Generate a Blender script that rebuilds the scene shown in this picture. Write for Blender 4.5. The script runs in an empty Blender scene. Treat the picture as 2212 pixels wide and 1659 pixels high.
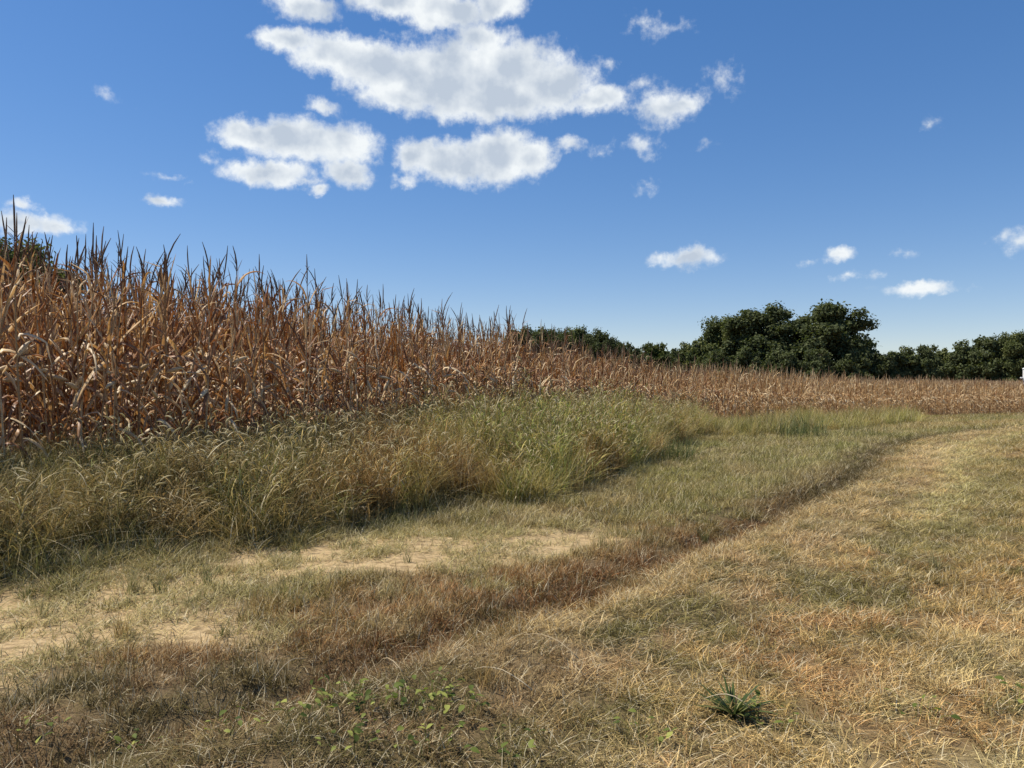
import bpy, math, random
import numpy as np
from mathutils import Vector, Matrix, Euler

R = math.radians
rng = np.random.default_rng(11)
random.seed(11)
scene = bpy.context.scene
COL = scene.collection

# ------------------------------------------------------------------ camera, sky, sun, exposure
F_PX = 769.0                       # focal length in pixels of a 1024 px wide picture
CAM_Z = 1.6
cam_d = bpy.data.cameras.new("camera")
cam_d.sensor_width = 36.0
cam_d.lens = 36.0 * F_PX / 1024.0
cam_d.clip_start = 0.05
cam_d.clip_end = 6000.0
cam = bpy.data.objects.new("camera", cam_d)
cam.location = (0, 0, CAM_Z)
cam.rotation_euler = (R(90 + 0.15), 0, 0)
COL.objects.link(cam)
scene.camera = cam

SUN_AZ = -76.0                     # degrees from the view direction (+Y), negative is left
SUN_EL = 57.0
sun_d = bpy.data.lights.new("sun", "SUN")
sun_d.energy = 5.0
sun_d.angle = R(0.5)
sun_d.color = (1.0, 0.93, 0.82)
sun = bpy.data.objects.new("sun", sun_d)
sdir = Vector((math.sin(R(SUN_AZ)) * math.cos(R(SUN_EL)), math.cos(R(SUN_AZ)) * math.cos(R(SUN_EL)), math.sin(R(SUN_EL))))
sun.rotation_euler = sdir.to_track_quat("Z", "Y").to_euler()
sun.location = (-30, 20, 60)
COL.objects.link(sun)

vs = scene.view_settings
scene.display_settings.display_device = "sRGB"
vs.view_transform = "Standard"
vs.look = "None"
vs.exposure = 0.32
vs.gamma = 1.0
vs.use_curve_mapping = False
cy = scene.cycles
cy.max_bounces = 6
cy.diffuse_bounces = 3
cy.glossy_bounces = 1
cy.transmission_bounces = 3
cy.transparent_max_bounces = 4
cy.use_denoising = True
scene.render.filter_size = 1.1
cy.caustics_reflective = False
cy.caustics_refractive = False

# ------------------------------------------------------------------ node helpers
def lk(nt, a, b):
    nt.links.new(a, b)

def nmath(nt, op, a, b=None, clamp=False):
    n = nt.nodes.new("ShaderNodeMath"); n.operation = op; n.use_clamp = clamp
    for i, v in enumerate((a, b)):
        if v is None: continue
        if isinstance(v, (int, float)): n.inputs[i].default_value = v
        else: lk(nt, v, n.inputs[i])
    return n.outputs[0]

def nvec(nt, op, a, b=None, scale=None):
    n = nt.nodes.new("ShaderNodeVectorMath"); n.operation = op
    for i, v in enumerate((a, b)):
        if v is None: continue
        if isinstance(v, (tuple, list)): n.inputs[i].default_value = v
        else: lk(nt, v, n.inputs[i])
    if scale is not None:
        if isinstance(scale, (int, float)): n.inputs["Scale"].default_value = scale
        else: lk(nt, scale, n.inputs["Scale"])
    return n.outputs["Value"] if op in ("LENGTH", "DOT_PRODUCT", "DISTANCE") else n.outputs["Vector"]

def nmap(nt, v, a, b, c=0.0, d=1.0, smooth=True):
    n = nt.nodes.new("ShaderNodeMapRange"); n.clamp = True
    n.interpolation_type = "SMOOTHSTEP" if smooth else "LINEAR"
    lk(nt, v, n.inputs[0])
    for i, x in enumerate((a, b, c, d)): n.inputs[i + 1].default_value = x
    return n.outputs[0]

def nnoise(nt, vec, scale, detail=4.0, rough=0.55, dim="3D", lac=2.0):
    n = nt.nodes.new("ShaderNodeTexNoise"); n.noise_dimensions = dim
    lk(nt, vec, n.inputs["Vector"])
    n.inputs["Scale"].default_value = scale; n.inputs["Detail"].default_value = detail
    n.inputs["Roughness"].default_value = rough; n.inputs["Lacunarity"].default_value = lac
    return n

def nmix(nt, fac, a, b, blend="MIX"):
    n = nt.nodes.new("ShaderNodeMix"); n.data_type = "RGBA"; n.blend_type = blend; n.clamp_factor = True
    for sock, v in ((n.inputs[0], fac), (n.inputs[6], a), (n.inputs[7], b)):
        if isinstance(v, (int, float)): sock.default_value = v
        elif isinstance(v, (tuple, list)): sock.default_value = (*v[:3], 1.0)
        else: lk(nt, v, sock)
    return n.outputs[2]

def nattr(nt, name, typ="GEOMETRY"):
    n = nt.nodes.new("ShaderNodeAttribute"); n.attribute_name = name; n.attribute_type = typ
    return n

# ------------------------------------------------------------------ world: clear sky with fair-weather clouds
world = bpy.data.worlds.new("World")
scene.world = world
world.use_nodes = True
wt = world.node_tree
wt.nodes.clear()
w_out = wt.nodes.new("ShaderNodeOutputWorld")
w_bg = wt.nodes.new("ShaderNodeBackground")
sky = wt.nodes.new("ShaderNodeTexSky")
sky.sky_type = "NISHITA"
sky.sun_disc = False
sky.sun_elevation = R(SUN_EL)
sky.sun_rotation = R(SUN_AZ)
sky.altitude = 100
sky.air_density = 0.9
sky.dust_density = 0.15
sky.ozone_density = 2.6
SKY_STRENGTH = 0.085
CLOUD_GAIN = 1.0 / SKY_STRENGTH    # cloud radiance in scene units

def azel(px, py):
    """degrees of azimuth and elevation of a spot in the sky seen at (px, py) of the 2212 px wide view"""
    u, v = (px / 2.1602 - 512) / F_PX, (386 - py / 2.1602) / F_PX
    return math.degrees(math.atan2(u, 1)), math.degrees(math.atan2(v, math.hypot(u, 1)))

# every cloud: lobes (x, y, half width, half height, strength)
CLOUDS = [
    # great central bank
    (630, 92, 78, 34, 1), (730, 122, 120, 48, 1), (860, 150, 150, 58, 1.1), (980, 165, 190, 82, 1.25), (1095, 150, 140, 70, 1.1), (1060, 215, 180, 50, 1.1),
    (1185, 182, 110, 58, 1), (1285, 213, 88, 30, .85), (880, 208, 125, 36, .8), (1040, 85, 70, 42, .85),
    # top bank running out of the frame
    (650, 12, 78, 36, .9), (850, 4, 100, 38, .95), (960, 22, 115, 42, 1.05), (1070, 6, 70, 36, .85), (900, -75, 330, 66, 1),
    # left bank
    (540, 283, 80, 34, 1), (640, 298, 110, 50, 1.1), (740, 312, 80, 50, 1), (745, 368, 62, 36, .85), (590, 372, 96, 32, .95), (655, 398, 46, 14, .5), (690, 418, 30, 13, .6),
    # lower middle bank
    (905, 330, 54, 36, .95), (980, 345, 108, 50, 1.1), (1085, 340, 88, 56, 1.15), (1145, 345, 50, 42, 1), (880, 385, 36, 12, .4),
    # small puffs
    (690, 225, 45, 16, 0.51), (452, 335, 26, 14, 0.34), (355, 375, 38, 8, 0.31), (410, 388, 22, 8, 0.26), (345, 428, 42, 13, 0.55), (45, 440, 36, 12, 0.51),
    (40, 480, 110, 26, 0.72), (110, 495, 70, 16, 0.59), (1440, 225, 75, 42, 0.68), (1480, 222, 60, 26, 0.59), (1395, 175, 40, 20, 0.26), (1228, 313, 42, 18, 0.53), (1300, 325, 30, 18, 0.31),
    (1385, 312, 36, 22, 0.34), (1570, 170, 36, 36, 0.30), (1395, 45, 38, 28, 0.31), (1455, 60, 36, 18, 0.26), (1310, 135, 22, 16, 0.25), (1530, 308, 22, 12, 0.24),
    (1390, 395, 20, 20, 0.19), (1485, 560, 78, 22, 0.72), (1510, 577, 34, 8, 0.28), (1810, 545, 38, 18, 0.53), (1835, 592, 44, 13, 0.34), (1990, 620, 86, 16, 0.61), (2090, 622, 30, 8, 0.22),
    (1952, 543, 30, 13, 0.26), (2000, 272, 24, 16, 0.22), (2190, 520, 60, 26, 0.34), (230, 210, 30, 18, 0.19), (1745, 555, 28, 10, 0.19), (1900, 592, 30, 10, 0.22),
    # beyond the frame
    (2500, 300, 200, 60, 1), (2700, 330, 120, 60, 1), (-300, 250, 180, 70, 1), (-520, 260, 150, 60, 1), (300, -420, 220, 90, 1), (1700, -500, 260, 100, 1),
]
tc = wt.nodes.new("ShaderNodeTexCoord")
dirv = nvec(wt, "NORMALIZE", tc.outputs["Generated"])
sx = wt.nodes.new("ShaderNodeSeparateXYZ"); lk(wt, dirv, sx.inputs[0])
az = nmath(wt, "MULTIPLY", nmath(wt, "ARCTAN2", sx.outputs[0], sx.outputs[1]), 180 / math.pi)
el = nmath(wt, "MULTIPLY", nmath(wt, "ARCSINE", sx.outputs[2]), 180 / math.pi)
cb = wt.nodes.new("ShaderNodeCombineXYZ"); lk(wt, az, cb.inputs[0]); lk(wt, el, cb.inputs[1])
P0 = cb.outputs[0]

def cloud_density(p):
    wn = nnoise(wt, p, 0.22, 4.0, 0.6)
    w = nvec(wt, "SCALE", nvec(wt, "SUBTRACT", wn.outputs["Color"], (0.5, 0.5, 0.5)), scale=2.6)
    wn2 = nnoise(wt, p, 1.1, 4.0, 0.65)
    w2 = nvec(wt, "SCALE", nvec(wt, "SUBTRACT", wn2.outputs["Color"], (0.5, 0.5, 0.5)), scale=1.0)
    q = nvec(wt, "ADD", nvec(wt, "ADD", p, nvec(wt, "MULTIPLY", w, (1, 0.7, 0))), nvec(wt, "MULTIPLY", w2, (1, 0.8, 0)))
    acc = None
    for (x, y, rx, ry, st) in CLOUDS:
        a, e = azel(x, y)
        a2, e2 = azel(x + rx, y); _, e3 = azel(x, y - ry)
        ra, re = max(abs(a2 - a), .2) * 1.22, max(abs(e3 - e), .2) * 1.25
        d = nvec(wt, "MULTIPLY", nvec(wt, "SUBTRACT", q, (a, e, 0)), (1 / ra, 1 / re, 0))
        v = nmath(wt, "MULTIPLY", nmath(wt, "SUBTRACT", 1.0, nvec(wt, "LENGTH", d)), st)
        if acc is None: acc = v
        else:
            n = wt.nodes.new("ShaderNodeMath"); n.operation = "SMOOTH_MAX"
            lk(wt, acc, n.inputs[0]); lk(wt, v, n.inputs[1]); n.inputs[2].default_value = 0.18
            acc = n.outputs[0]
    fn = nnoise(wt, p, 0.7, 8.0, 0.58)
    fn2 = nnoise(wt, p, 2.6, 6.0, 0.6)
    d_ = nmath(wt, "ADD", acc, nmath(wt, "MULTIPLY", nmath(wt, "SUBTRACT", fn.outputs["Fac"], 0.5), 0.85))
    return nmath(wt, "ADD", d_, nmath(wt, "MULTIPLY", nmath(wt, "SUBTRACT", fn2.outputs["Fac"], 0.5), 0.28)), acc

dens, fine = cloud_density(P0)
alpha = nmap(wt, dens, 0.0, 0.55)
# relief: noise stepped towards the sun, painting lit and shaded sides into the clouds
sun_step = nvec(wt, "ADD", P0, (-1.2, 1.6, 0))
relief_a = nnoise(wt, P0, 0.3, 4.0, 0.5).outputs["Fac"]
relief_b = nnoise(wt, sun_step, 0.3, 4.0, 0.5).outputs["Fac"]
relief = nmath(wt, "SUBTRACT", relief_a, relief_b)
thick = nmap(wt, nmath(wt, "ADD", nmath(wt, "MULTIPLY", fine, 0.7), nmath(wt, "MULTIPLY", dens, 0.3)), 0.15, 1.02)
shade = nmath(wt, "SUBTRACT", thick, nmath(wt, "MULTIPLY", relief, 2.7), clamp=True)
ccol = nmix(wt, shade, (0.75, 0.78, 0.79), (0.43, 0.49, 0.57))
ccol = nvec(wt, "SCALE", ccol, scale=CLOUD_GAIN)
hsv = wt.nodes.new("ShaderNodeHueSaturation")
hsv.inputs["Hue"].default_value = 0.505
hsv.inputs["Saturation"].default_value = 1.5
hsv.inputs["Value"].default_value = 1.85
gam = wt.nodes.new("ShaderNodeGamma"); gam.inputs["Gamma"].default_value = 0.72
lk(wt, sky.outputs[0], gam.inputs["Color"]); lk(wt, gam.outputs[0], hsv.inputs["Color"])
clear = nmix(wt, 1.0, hsv.outputs[0], (1.02, 0.96, 1.01), "MULTIPLY")
final_sky = nmix(wt, nmath(wt, "MULTIPLY", alpha, 0.96), clear, ccol)
lk(wt, final_sky, w_bg.inputs["Color"])
w_bg.inputs["Strength"].default_value = SKY_STRENGTH
lk(wt, w_bg.outputs[0], w_out.inputs["Surface"])

# ------------------------------------------------------------------ numpy noise
def _hash(ix, iy, seed):
    h = (ix.astype(np.int64) * 374761393 + iy.astype(np.int64) * 668265263 + seed * 1442695041) & 0x7FFFFFFF
    h = ((h ^ (h >> 13)) * 1274126177) & 0x7FFFFFFF
    return ((h ^ (h >> 16)) & 0xFFFF) / 65535.0

def vnoise(x, y, seed=0):
    ix, iy = np.floor(x), np.floor(y)
    fx, fy = x - ix, y - iy
    fx, fy = fx * fx * (3 - 2 * fx), fy * fy * (3 - 2 * fy)
    a, b = _hash(ix, iy, seed), _hash(ix + 1, iy, seed)
    c, d = _hash(ix, iy + 1, seed), _hash(ix + 1, iy + 1, seed)
    return (a + (b - a) * fx) * (1 - fy) + (c + (d - c) * fx) * fy

def fbm(x, y, seed=0, octv=4):
    v, a, t = 0, 0.5, 0
    for o in range(octv):
        v = v + a * vnoise(x * 2 ** o, y * 2 ** o, seed + 17 * o); t += a; a *= 0.55
    return v / t

def sst(a, b, x):
    t = np.clip((x - a) / (b - a), 0, 1)
    return t * t * (3 - 2 * t)

# ------------------------------------------------------------------ the field edge, and ground height
_ctrl = np.array([(-19, -4), (-11.2, 3.0), (-5.8, 8.3), (-4.4, 9.9), (-3.1, 12.3), (0.2, 20), (3.4, 26), (7.3, 31.6), (12.5, 36.5), (20, 43), (29, 50), (38, 56), (70, 76), (110, 95), (150, 112)], float)
def _catmull(P, n):
    out = []
    P = np.vstack([2 * P[0] - P[1], P, 2 * P[-1] - P[-2]])
    for i in range(1, len(P) - 2):
        t = np.linspace(0, 1, n, endpoint=False)[:, None]
        p0, p1, p2, p3 = P[i - 1], P[i], P[i + 1], P[i + 2]
        out.append(0.5 * (2 * p1 + (p2 - p0) * t + (2 * p0 - 5 * p1 + 4 * p2 - p3) * t ** 2 + (3 * p1 - p0 - 3 * p2 + p3) * t ** 3))
    out.append(P[-2][None])
    return np.vstack(out)
EDGE = _catmull(_ctrl, 7)
_seg = EDGE[1:] - EDGE[:-1]
_len = np.linalg.norm(_seg, axis=1)
ARC = np.concatenate([[0], np.cumsum(_len)])

def edge_coords(x, y):
    """arc length along the field edge, and signed distance from it (positive inside the corn)"""
    x = np.asarray(x, float).ravel(); y = np.asarray(y, float).ravel()
    best = np.full(x.shape, 1e18); s = np.zeros_like(x); sd = np.zeros_like(x)
    for i in range(len(_seg)):
        ax, ay = EDGE[i]; dx, dy = _seg[i]
        t = np.clip(((x - ax) * dx + (y - ay) * dy) / (_len[i] ** 2), 0, 1)
        qx, qy = x - ax - t * dx, y - ay - t * dy
        d2 = qx * qx + qy * qy
        m = d2 < best
        best[m] = d2[m]; s[m] = ARC[i] + t[m] * _len[i]
        side = dx * qy - dy * qx
        sd[m] = (np.sign(side) * np.sqrt(d2))[m]
    return s, sd

_rut = np.array([(-14, -1), (-5, 0.6), (-2.5, 2.6), (-1.25, 3.86), (-0.69, 4.49), (0, 5.2), (0.62, 5.85), (1.5, 7.1), (2.97, 8.9), (4.4, 11), (6.3, 13.8), (9.6, 19.5), (13.9, 24.8), (21, 31), (34, 41), (70, 64), (150, 100)], float)
RUT = _catmull(_rut, 4)
def rut_dist(x, y):
    """signed distance from the right hand wheel rut (positive to its right), and length along it"""
    best = np.full(x.shape, 1e18); sd = np.zeros_like(x); al = np.zeros_like(x); run = 0.0
    for i in range(len(RUT) - 1):
        ax, ay = RUT[i]; dx, dy = RUT[i + 1] - RUT[i]; l2 = dx * dx + dy * dy
        t = np.clip(((x - ax) * dx + (y - ay) * dy) / l2, 0, 1)
        qx, qy = x - ax - t * dx, y - ay - t * dy
        d2 = qx * qx + qy * qy; m = d2 < best
        best[m] = d2[m]; sd[m] = (-np.sign(dx * qy - dy * qx) * np.sqrt(d2))[m]; al[m] = run + t[m] * math.sqrt(l2)
        run += math.sqrt(l2)
    return sd, al

def edge_at(s):
    return np.interp(s, ARC, EDGE[:, 0]), np.interp(s, ARC, EDGE[:, 1])

def height(x, y, S=None):
    shp = np.shape(x)
    x = np.asarray(x, float).ravel(); y = np.asarray(y, float).ravel()
    s, sd = S if S is not None else edge_coords(x, y)
    ey = edge_at(s)[1]
    rise = np.interp(ey, [5, 12, 20, 27, 34, 43, 60], [0.62, 0.65, 0.58, 0.34, 0.14, 0.0, 0.0])
    z = rise * sst(-3.4, 0.3, sd)
    z = z - 0.42 * sst(18, 62, y)
    z = z + np.clip(sd - 1, 0, 110) * 0.0062
    near = sst(40, 15, np.hypot(x, y))
    r, _ = rut_dist(x, y)
    z = z - 0.13 * np.exp(-((r + 0.15) / 0.27) ** 2) * sst(50, 20, y)             # right wheel rut
    z = z - 0.05 * np.exp(-((sd + 5.35) / 0.5) ** 2) * sst(40, 14, y)            # left wheel rut
    z = z + 0.06 * np.exp(-((r - 0.45) / 0.45) ** 2) + 0.03 * np.exp(-((r + 0.9) / 0.5) ** 2)
    z = z + near * ((fbm(x * 0.9, y * 0.9, 3) - 0.5) * 0.10 + (fbm(x * 4, y * 4, 5, 3) - 0.5) * 0.035)
    return z.reshape(shp)

# ------------------------------------------------------------------ mesh builder
class MB:
    def __init__(self):
        self.v, self.f, self.a, self.t, self.m, self.n = [], [], [], [], [], 0
    def add(self, verts, faces, rnd=0.5, tt=None, mat=0):
        verts = np.asarray(verts, float).reshape(-1, 3)
        self.v.append(verts)
        self.f += [tuple(i + self.n for i in f) for f in faces]
        self.m += [mat] * len(faces)
        self.a.append(np.full(len(verts), rnd, np.float32))
        self.t.append(np.zeros(len(verts), np.float32) if tt is None else np.asarray(tt, np.float32))
        self.n += len(verts)
    def strip(self, pts, widths, sides, rnd=0.5, mat=0, fold=0.0, up=None):
        """a ribbon; with fold it has a middle line sunk by fold*width so it reads as a channelled leaf"""
        pts = np.asarray(pts, float); N = len(pts)
        w = np.asarray(widths, float)[:, None] * 0.5; sides = np.asarray(sides, float)
        if fold:
            up = np.asarray(up, float)
            rows = np.stack([pts - sides * w + up * w * fold, pts, pts + sides * w + up * w * fold], 1).reshape(-1, 3)
            k = 3
        else:
            rows = np.stack([pts - sides * w, pts + sides * w], 1).reshape(-1, 3); k = 2
        fs = []
        for i in range(N - 1):
            for j in range(k - 1):
                a = i * k + j
                fs.append((a, a + 1, a + k + 1, a + k))
        self.add(rows, fs, rnd, np.repeat(np.linspace(0, 1, N), k), mat)
    def tube(self, pts, radii, n=5, rnd=0.5, mat=0, cap=True):
        pts = np.asarray(pts, float); N = len(pts)
        tan = np.gradient(pts, axis=0)
        tan /= np.linalg.norm(tan, axis=1)[:, None] + 1e-9
        ref = np.array([0, 0, 1.0]) if abs(tan[0, 2]) < 0.8 else np.array([1.0, 0, 0])
        rows = []
        for i in range(N):
            u = np.cross(tan[i], ref); u /= np.linalg.norm(u) + 1e-9
            w = np.cross(tan[i], u)
            ang = np.arange(n) * 2 * np.pi / n
            rows.append(pts[i] + radii[i] * (np.cos(ang)[:, None] * u + np.sin(ang)[:, None] * w))
        fs = [(i * n + j, i * n + (j + 1) % n, (i + 1) * n + (j + 1) % n, (i + 1) * n + j) for i in range(N - 1) for j in range(n)]
        if cap:
            fs.append(tuple(range(n - 1, -1, -1))); fs.append(tuple((N - 1) * n + j for j in range(n)))
        self.add(np.vstack(rows), fs, rnd, np.repeat(np.linspace(0, 1, N), n), mat)
    def mesh(self, name, mats, smooth=True):
        me = bpy.data.meshes.new(name)
        me.from_pydata(np.vstack(self.v).tolist(), [], self.f)
        for m in mats: me.materials.append(m)
        if any(self.m): me.polygons.foreach_set("material_index", self.m)
        if smooth: me.polygons.foreach_set("use_smooth", [True] * len(self.f))
        at = me.attributes.new("v", "FLOAT", "POINT"); at.data.foreach_set("value", np.concatenate(self.a))
        at = me.attributes.new("t", "FLOAT", "POINT"); at.data.foreach_set("value", np.concatenate(self.t))
        return me

def obj(name, me, parent=None, loc=(0, 0, 0), rot=(0, 0, 0), scale=None):
    o = bpy.data.objects.new(name, me)
    COL.objects.link(o)
    if parent is not None: o.parent = parent
    o.location = loc; o.rotation_euler = rot
    if scale is not None: o.scale = scale if not isinstance(scale, (int, float)) else (scale,) * 3
    return o

def tag(o, label=None, cat=None, group=None, kind=None):
    for k, v in (("label", label), ("category", cat), ("group", group), ("kind", kind)):
        if v: o[k] = v
    return o

def copy_thing(src, name=None):
    c = src.copy(); COL.objects.link(c)
    for ch in src.children:
        d = ch.copy(); COL.objects.link(d); d.parent = c
        for g in ch.children:
            e = g.copy(); COL.objects.link(e); e.parent = d
    return c

# ------------------------------------------------------------------ materials
def leafy(name, color_fn, transl=0.35, rough=0.55, spec=0.25, tcol=None):
    """thin vegetation: a glossy-coated diffuse sheet that lets light through"""
    m = bpy.data.materials.new(name); m.use_nodes = True
    nt = m.node_tree; nt.nodes.clear()
    out = nt.nodes.new("ShaderNodeOutputMaterial")
    bs = nt.nodes.new("ShaderNodeBsdfPrincipled")
    tr = nt.nodes.new("ShaderNodeBsdfTranslucent")
    mx = nt.nodes.new("ShaderNodeMixShader"); mx.inputs[0].default_value = transl
    c = color_fn(nt)
    lk(nt, c, bs.inputs["Base Color"])
    tc_ = nmix(nt, 1.0, c, tcol, "MULTIPLY") if tcol else c
    lk(nt, tc_, tr.inputs["Color"])
    bs.inputs["Roughness"].default_value = rough
    bs.inputs["Specular IOR Level"].default_value = spec
    lk(nt, bs.outputs[0], mx.inputs[1]); lk(nt, tr.outputs[0], mx.inputs[2])
    lk(nt, mx.outputs[0], out.inputs["Surface"])
    return m

def ramp(nt, fac, stops):
    n = nt.nodes.new("ShaderNodeValToRGB")
    el_ = n.color_ramp.elements
    while len(el_) < len(stops): el_.new(0.5)
    for e, (p, c) in zip(el_, stops): e.position = p; e.color = (*c, 1)
    lk(nt, fac, n.inputs[0])
    return n.outputs[0]

def rand_value(nt, amount=1.0):
    """a random number per piece: the mesh's own plus the object's"""
    a = nattr(nt, "v").outputs["Fac"]
    oi = nt.nodes.new("ShaderNodeObjectInfo")
    return nmath(nt, "FRACT", nmath(nt, "ADD", a, nmath(nt, "MULTIPLY", oi.outputs["Random"], amount)))

def corn_leaf_col(nt):
    r = rand_value(nt)
    c = ramp(nt, r, [(0.0, (0.14, 0.050, 0.020)), (0.28, (0.23, 0.092, 0.036)), (0.50, (0.36, 0.180, 0.072)), (0.68, (0.54, 0.36, 0.17)), (1.0, (0.78, 0.64, 0.41))])  # dry leaf tones; sunlit and unlit looks are also put into this colour
    g = nt.nodes.new("ShaderNodeNewGeometry")
    n1 = nnoise(nt, g.outputs["Position"], 9.0, 4, 0.6).outputs["Fac"]
    n2 = nnoise(nt, nvec(nt, "MULTIPLY", g.outputs["Position"], (60, 60, 6)), 1.0, 2, 0.5).outputs["Fac"]
    c = nmix(nt, nmap(nt, n1, 0.50, 0.75, 0, 0.55), c, (0.26, 0.115, 0.04))
    return nmix(nt, nmap(nt, n2, 0.35, 0.7, 0, 0.22), c, (0.72, 0.58, 0.38))
M_CORN_LEAF = leafy("dry_corn_leaf", corn_leaf_col, 0.24, 0.45, 0.22, (1.0, 0.72, 0.40))
M_CORN_FAR = leafy("sunlit_toned_corn_leaf", lambda nt: ramp(nt, rand_value(nt), [(0.0, (0.24, 0.115, 0.045)), (0.3, (0.42, 0.25, 0.105)), (0.6, (0.60, 0.42, 0.21)), (1.0, (0.80, 0.66, 0.42))]), 0.24, 0.5, 0.2, (1.0, 0.78, 0.45))  # paler copy of the dry leaf; sunlit look of far corn put into colour

def corn_stalk_col(nt):
    r = rand_value(nt)
    c = ramp(nt, r, [(0, (0.20, 0.10, 0.05)), (0.5, (0.40, 0.26, 0.13)), (1, (0.60, 0.46, 0.27))])
    g = nt.nodes.new("ShaderNodeNewGeometry")
    n1 = nnoise(nt, g.outputs["Position"], 6, 3).outputs["Fac"]
    return nmix(nt, nmap(nt, n1, 0.48, 0.72, 0, 0.5), c, (0.19, 0.085, 0.045))
M_CORN_STALK = leafy("dry_corn_stalk", corn_stalk_col, 0.05, 0.5, 0.3)
M_TASSEL = leafy("dry_tassel", lambda nt: ramp(nt, rand_value(nt), [(0, (0.10, 0.062, 0.042)), (1, (0.20, 0.125, 0.075))]), 0.05, 0.7, 0.1)
M_HUSK = leafy("dry_husk", lambda nt: ramp(nt, rand_value(nt), [(0, (0.50, 0.36, 0.20)), (1, (0.70, 0.58, 0.38))]), 0.15, 0.5, 0.3)

def inst_blade_col(nt):
    c1 = nattr(nt, "col", "INSTANCER").outputs["Color"]
    c2 = nattr(nt, "alt", "INSTANCER").outputs["Color"]
    v = nattr(nt, "v").outputs["Fac"]
    oi = nt.nodes.new("ShaderNodeObjectInfo")
    r = nmath(nt, "FRACT", nmath(nt, "ADD", v, oi.outputs["Random"]))
    c = nmix(nt, nmap(nt, r, 0.45, 0.75), c1, c2)
    r2 = nmath(nt, "FRACT", nmath(nt, "MULTIPLY", r, 7.31))
    hv = nt.nodes.new("ShaderNodeHueSaturation"); lk(nt, c, hv.inputs["Color"])
    lk(nt, nmap(nt, r2, 0, 1, 0.35, 1.6, False), hv.inputs["Value"])
    r3 = nmath(nt, "FRACT", nmath(nt, "MULTIPLY", r, 23.17))
    return nmix(nt, nmap(nt, r3, .84, .88, 0, .75), hv.outputs[0], (0.74, 0.64, 0.42))  # random pale blades: sun glints put into the blade colour
M_BLADE = leafy("grass_blade", inst_blade_col, 0.26, 0.6, 0.10)

def seed_col(nt):
    return ramp(nt, rand_value(nt), [(0, (0.40, 0.32, 0.16)), (0.5, (0.55, 0.48, 0.26)), (1, (0.72, 0.64, 0.42))])
M_SEED = leafy("seed_head", seed_col, 0.45, 0.8, 0.1)
def weed_stem_col(nt):
    return ramp(nt, rand_value(nt), [(0, (0.13, 0.14, 0.045)), (0.6, (0.22, 0.20, 0.075)), (1, (0.38, 0.29, 0.14))])
M_WEED = leafy("weed_stem", weed_stem_col, 0.25, 0.5, 0.25)
def green_leaf_col(nt):
    r = rand_value(nt)
    return ramp(nt, r, [(0, (0.06, 0.085, 0.018)), (0.5, (0.15, 0.185, 0.038)), (1, (0.42, 0.43, 0.11))])
M_BROAD = leafy("broad_green_leaf", green_leaf_col, 0.4, 0.6, 0.15, (1.0, 1.15, 0.5))
M_DOCK = leafy("strap_green_leaf", lambda nt: ramp(nt, rand_value(nt), [(0, (0.045, 0.072, 0.020)), (0.6, (0.095, 0.125, 0.034)), (1, (0.32, 0.31, 0.11))]), 0.3, 0.45, 0.2)
M_STRAW = leafy("dead_straw", lambda nt: ramp(nt, rand_value(nt), [(0, (0.42, 0.31, 0.17)), (1, (0.62, 0.52, 0.34))]), 0.15, 0.6, 0.2)

def ground_mat():
    m = bpy.data.materials.new("soil_and_thatch"); m.use_nodes = True
    nt = m.node_tree; bs = nt.nodes["Principled BSDF"]
    g = nt.nodes.new("ShaderNodeNewGeometry"); P = g.outputs["Position"]
    thatch = nattr(nt, "thatch").outputs["Color"]
    bare = nattr(nt, "bare").outputs["Fac"]
    n1 = nnoise(nt, P, 1.6, 6, 0.65).outputs["Fac"]
    n2 = nnoise(nt, P, 28, 4, 0.7).outputs["Fac"]
    n3 = nnoise(nt, P, 120, 3, 0.7).outputs["Fac"]
    soil = ramp(nt, n2, [(0.25, (0.33, 0.225, 0.110)), (0.5, (0.49, 0.355, 0.185)), (0.8, (0.60, 0.455, 0.26))])
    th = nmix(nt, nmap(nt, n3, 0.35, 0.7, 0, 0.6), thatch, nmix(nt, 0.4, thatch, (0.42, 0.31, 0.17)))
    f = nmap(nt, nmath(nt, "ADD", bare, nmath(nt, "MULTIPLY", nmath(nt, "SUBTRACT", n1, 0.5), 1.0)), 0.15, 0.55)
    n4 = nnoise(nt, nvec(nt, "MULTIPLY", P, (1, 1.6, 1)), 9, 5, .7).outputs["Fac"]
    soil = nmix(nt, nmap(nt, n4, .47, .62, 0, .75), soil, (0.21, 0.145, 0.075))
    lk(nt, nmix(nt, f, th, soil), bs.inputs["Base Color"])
    bs.inputs["Roughness"].default_value = 0.95
    bs.inputs["Specular IOR Level"].default_value = 0.1
    bp = nt.nodes.new("ShaderNodeBump"); bp.inputs["Strength"].default_value = 0.7; bp.inputs["Distance"].default_value = 0.02
    lk(nt, nmath(nt, "ADD", n2, nmath(nt, "MULTIPLY", n3, 0.6)), bp.inputs["Height"])
    lk(nt, bp.outputs[0], bs.inputs["Normal"])
    return m
M_GROUND = ground_mat()

# ------------------------------------------------------------------ what grows where (colours of the plants)
TAN = np.array((0.50, 0.335, 0.125)); PALE = np.array((0.70, 0.57, 0.27)); RUST = np.array((0.30, 0.130, 0.048))
OLIVE = np.array((0.15, 0.140, 0.040)); GREEN = np.array((0.125, 0.128, 0.042)); DULL = np.array((0.205, 0.165, 0.070)); BRIGHT = np.array((0.265, 0.265, 0.07))

def mixc(a, b, f):
    return a + (b - a) * np.atleast_1d(np.asarray(f, float))[:, None]

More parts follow.
